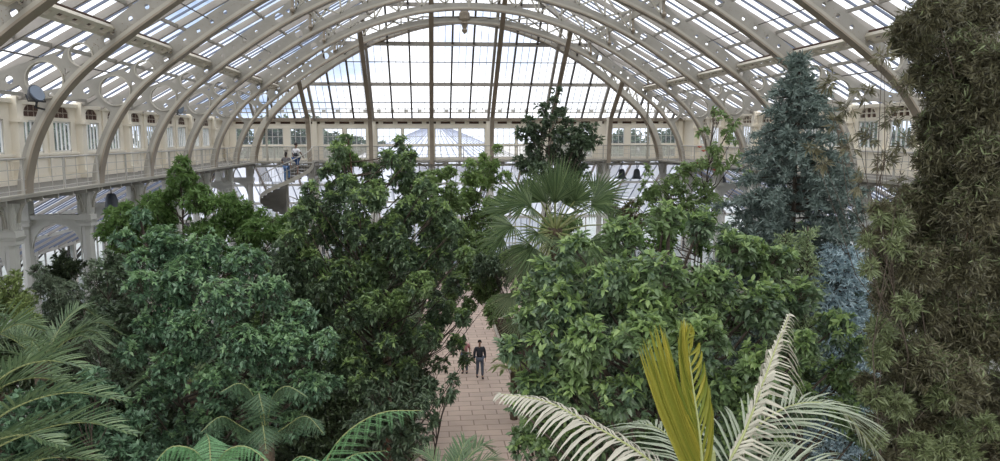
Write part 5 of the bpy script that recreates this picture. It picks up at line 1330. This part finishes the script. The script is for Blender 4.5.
grey = pmat('top_grey', (.10,.10,.11), .85, var=(.30,.28,.27), vscale=25); pink = pmat('top_pink', (.50,.22,.23), .8); darkc = pmat('clothes_dark', (.035,.04,.05), .85); slate = pmat('trousers_slate', (.10,.12,.16), .85); blue = pmat('shirt_light_blue', (.30,.42,.58), .8)
a = R(-48); mx_, my_ = SX + 1.0*math.cos(a), SY + 1.0*math.sin(a)
m1 = person('person in white shirt and blue shorts with a dark bag on the spiral stair', (mx_, my_, stz(3)), R(-45), dict(elR=(.30,.10,1.20), wrR=(.24,.24,1.05), knL=(-.10,.20,.60), anL=(-.10,.12,.24), toL=(-.11,.28,.20)), wshirt, navy, hairm, SKIN2, longtrousers=False, h=1.8)
b = MB(); b.ribbon([(-.15,.13,1.42),(0,.16,1.30),(.17,.06,1.10),(.19,-.05,1.06)], .03, .008, (0,0,1)); b.ribbon([(-.15,-.13,1.42),(0,-.155,1.30),(.17,-.13,1.12)], .03, .008, (0,0,1)); kid(m1, b, 'bag_strap', M['black'])
b = MB(); b.tube([(.20,-.17,1.05),(.21,-.17,1.14),(.20,-.16,1.22)], [.09,.12,.08], 8); kid(m1, b, 'shoulder_bag', M['black'])
a = R(-80); wx_, wy_ = SX + 1.02*math.cos(a), SY + 1.02*math.sin(a)
m2 = person('person in dark grey top and blue jeans climbing the spiral stair', (wx_, wy_, stz(5)), R(-10), dict(elL=(-.27,.08,1.18), wrL=(-.30,.26,1.12), knR=(.10,.18,.58), anR=(.10,.10,.23), toR=(.11,.26,.19)), grey, jeans, hairm, SKIN, h=1.66, longhair=True)
p = at(479, 376, 32.6)
person('person in dark clothes walking on the paved path toward the far end', (p.x, p.y, .02), R(185), dict(knL=(-.10,.10,.50), anL=(-.10,.14,.10), toL=(-.10,.28,.06), anR=(.10,-.16,.10), toR=(.10,-.03,.03)), darkc, slate, hairm, SKIN, long_sleeve=True, h=1.72)
p = at(464, 374, 33.4)
person('person in a pink top half hidden by leaves beside the walker in dark clothes', (p.x, p.y, .02), R(170), dict(wrR=(.20,.22,1.10), elR=(.26,.05,1.15)), pink, slate, hairm, SKIN, h=1.66, longhair=True)

# ------------------------------------------------------------------ lamps
def floodlight(label, pos, aim, s=1.0):
    t = thing('floodlight', label, 'floodlight', tuple(pos), 'floodlights on the gallery posts'); pos = Vector(pos); aim = Vector(aim).normalized(); side = aim.cross(V(0,0,1)).normalized(); up_ = side.cross(aim)
    b = MB(); b.tube([pos - aim*.16*s, pos - aim*.05*s, pos + aim*.05*s, pos + aim*.10*s], [.09*s, .15*s, .22*s, .23*s], 14); b.build('lamp_housing', M['blacklamp'], t)
    b = MB(); b.tube([pos + aim*.10*s, pos + aim*.12*s], [.20*s, .20*s], 14); b.build('lens', M['lens'], t)
    b = MB(); b.tube([pos - up_*.30*s - aim*.10*s, pos - up_*.34*s - aim*.10*s + V(0, .42, 0)], .025, 6); b.build('bracket', M['black'], t)
    b = MB(); b.tube([pos + side*.26*s, pos + side*.26*s - up_*.18*s, pos - side*.26*s - up_*.18*s, pos - side*.26*s], .018*s, 5); b.tube([pos - up_*.18*s, pos - up_*.30*s - aim*.10*s], .03*s, 6); b.build('yoke', M['black'], t)
q = at(35, 92, 19.3); floodlight('dark round floodlight on the nearest visible post of the left gallery', q, (.8, -.3, .35), .95)
q = at(180, 107, 36.3); floodlight('small dark floodlight farther along the left gallery', q, (.8, -.3, -.2), .9)
def pendant(label, x, y, D, r=.30, top=ZG + .06):
    c = at(x, y, D); t = thing('pendant_lamp', label, 'lamp', tuple(c), 'dark pendant lamps under the gallery')
    b = MB(); b.lathe([(r*.30, r*1.1),(r*.42, r*.95),(r*.55, r*.6),(r*.60, r*.1),(r*.66, -.3*r),(r*.9, -.5*r),(r*.92, -.6*r)], tuple(c), 16); b.build('lamp_shade', M['blacklamp'], t)
    b = MB(); b.tube([c + V(0,0,r), V(c.x, c.y, top)], .02, 6); b.build('stem', M['black'], t)
pendant('dark bell-shaped pendant lamp under the far gallery, left of the pair', 622, 176, 46.2, .36)
pendant('dark bell-shaped pendant lamp under the far gallery, right of the pair', 637, 176, 46.2, .36)
pendant('dark bell-shaped pendant lamp under the right-hand gallery beside a column', 722, 186, 37.5, .40)
pendant('dark bell-shaped pendant lamp under the left-hand gallery', 112, 202, 27.3, .34)
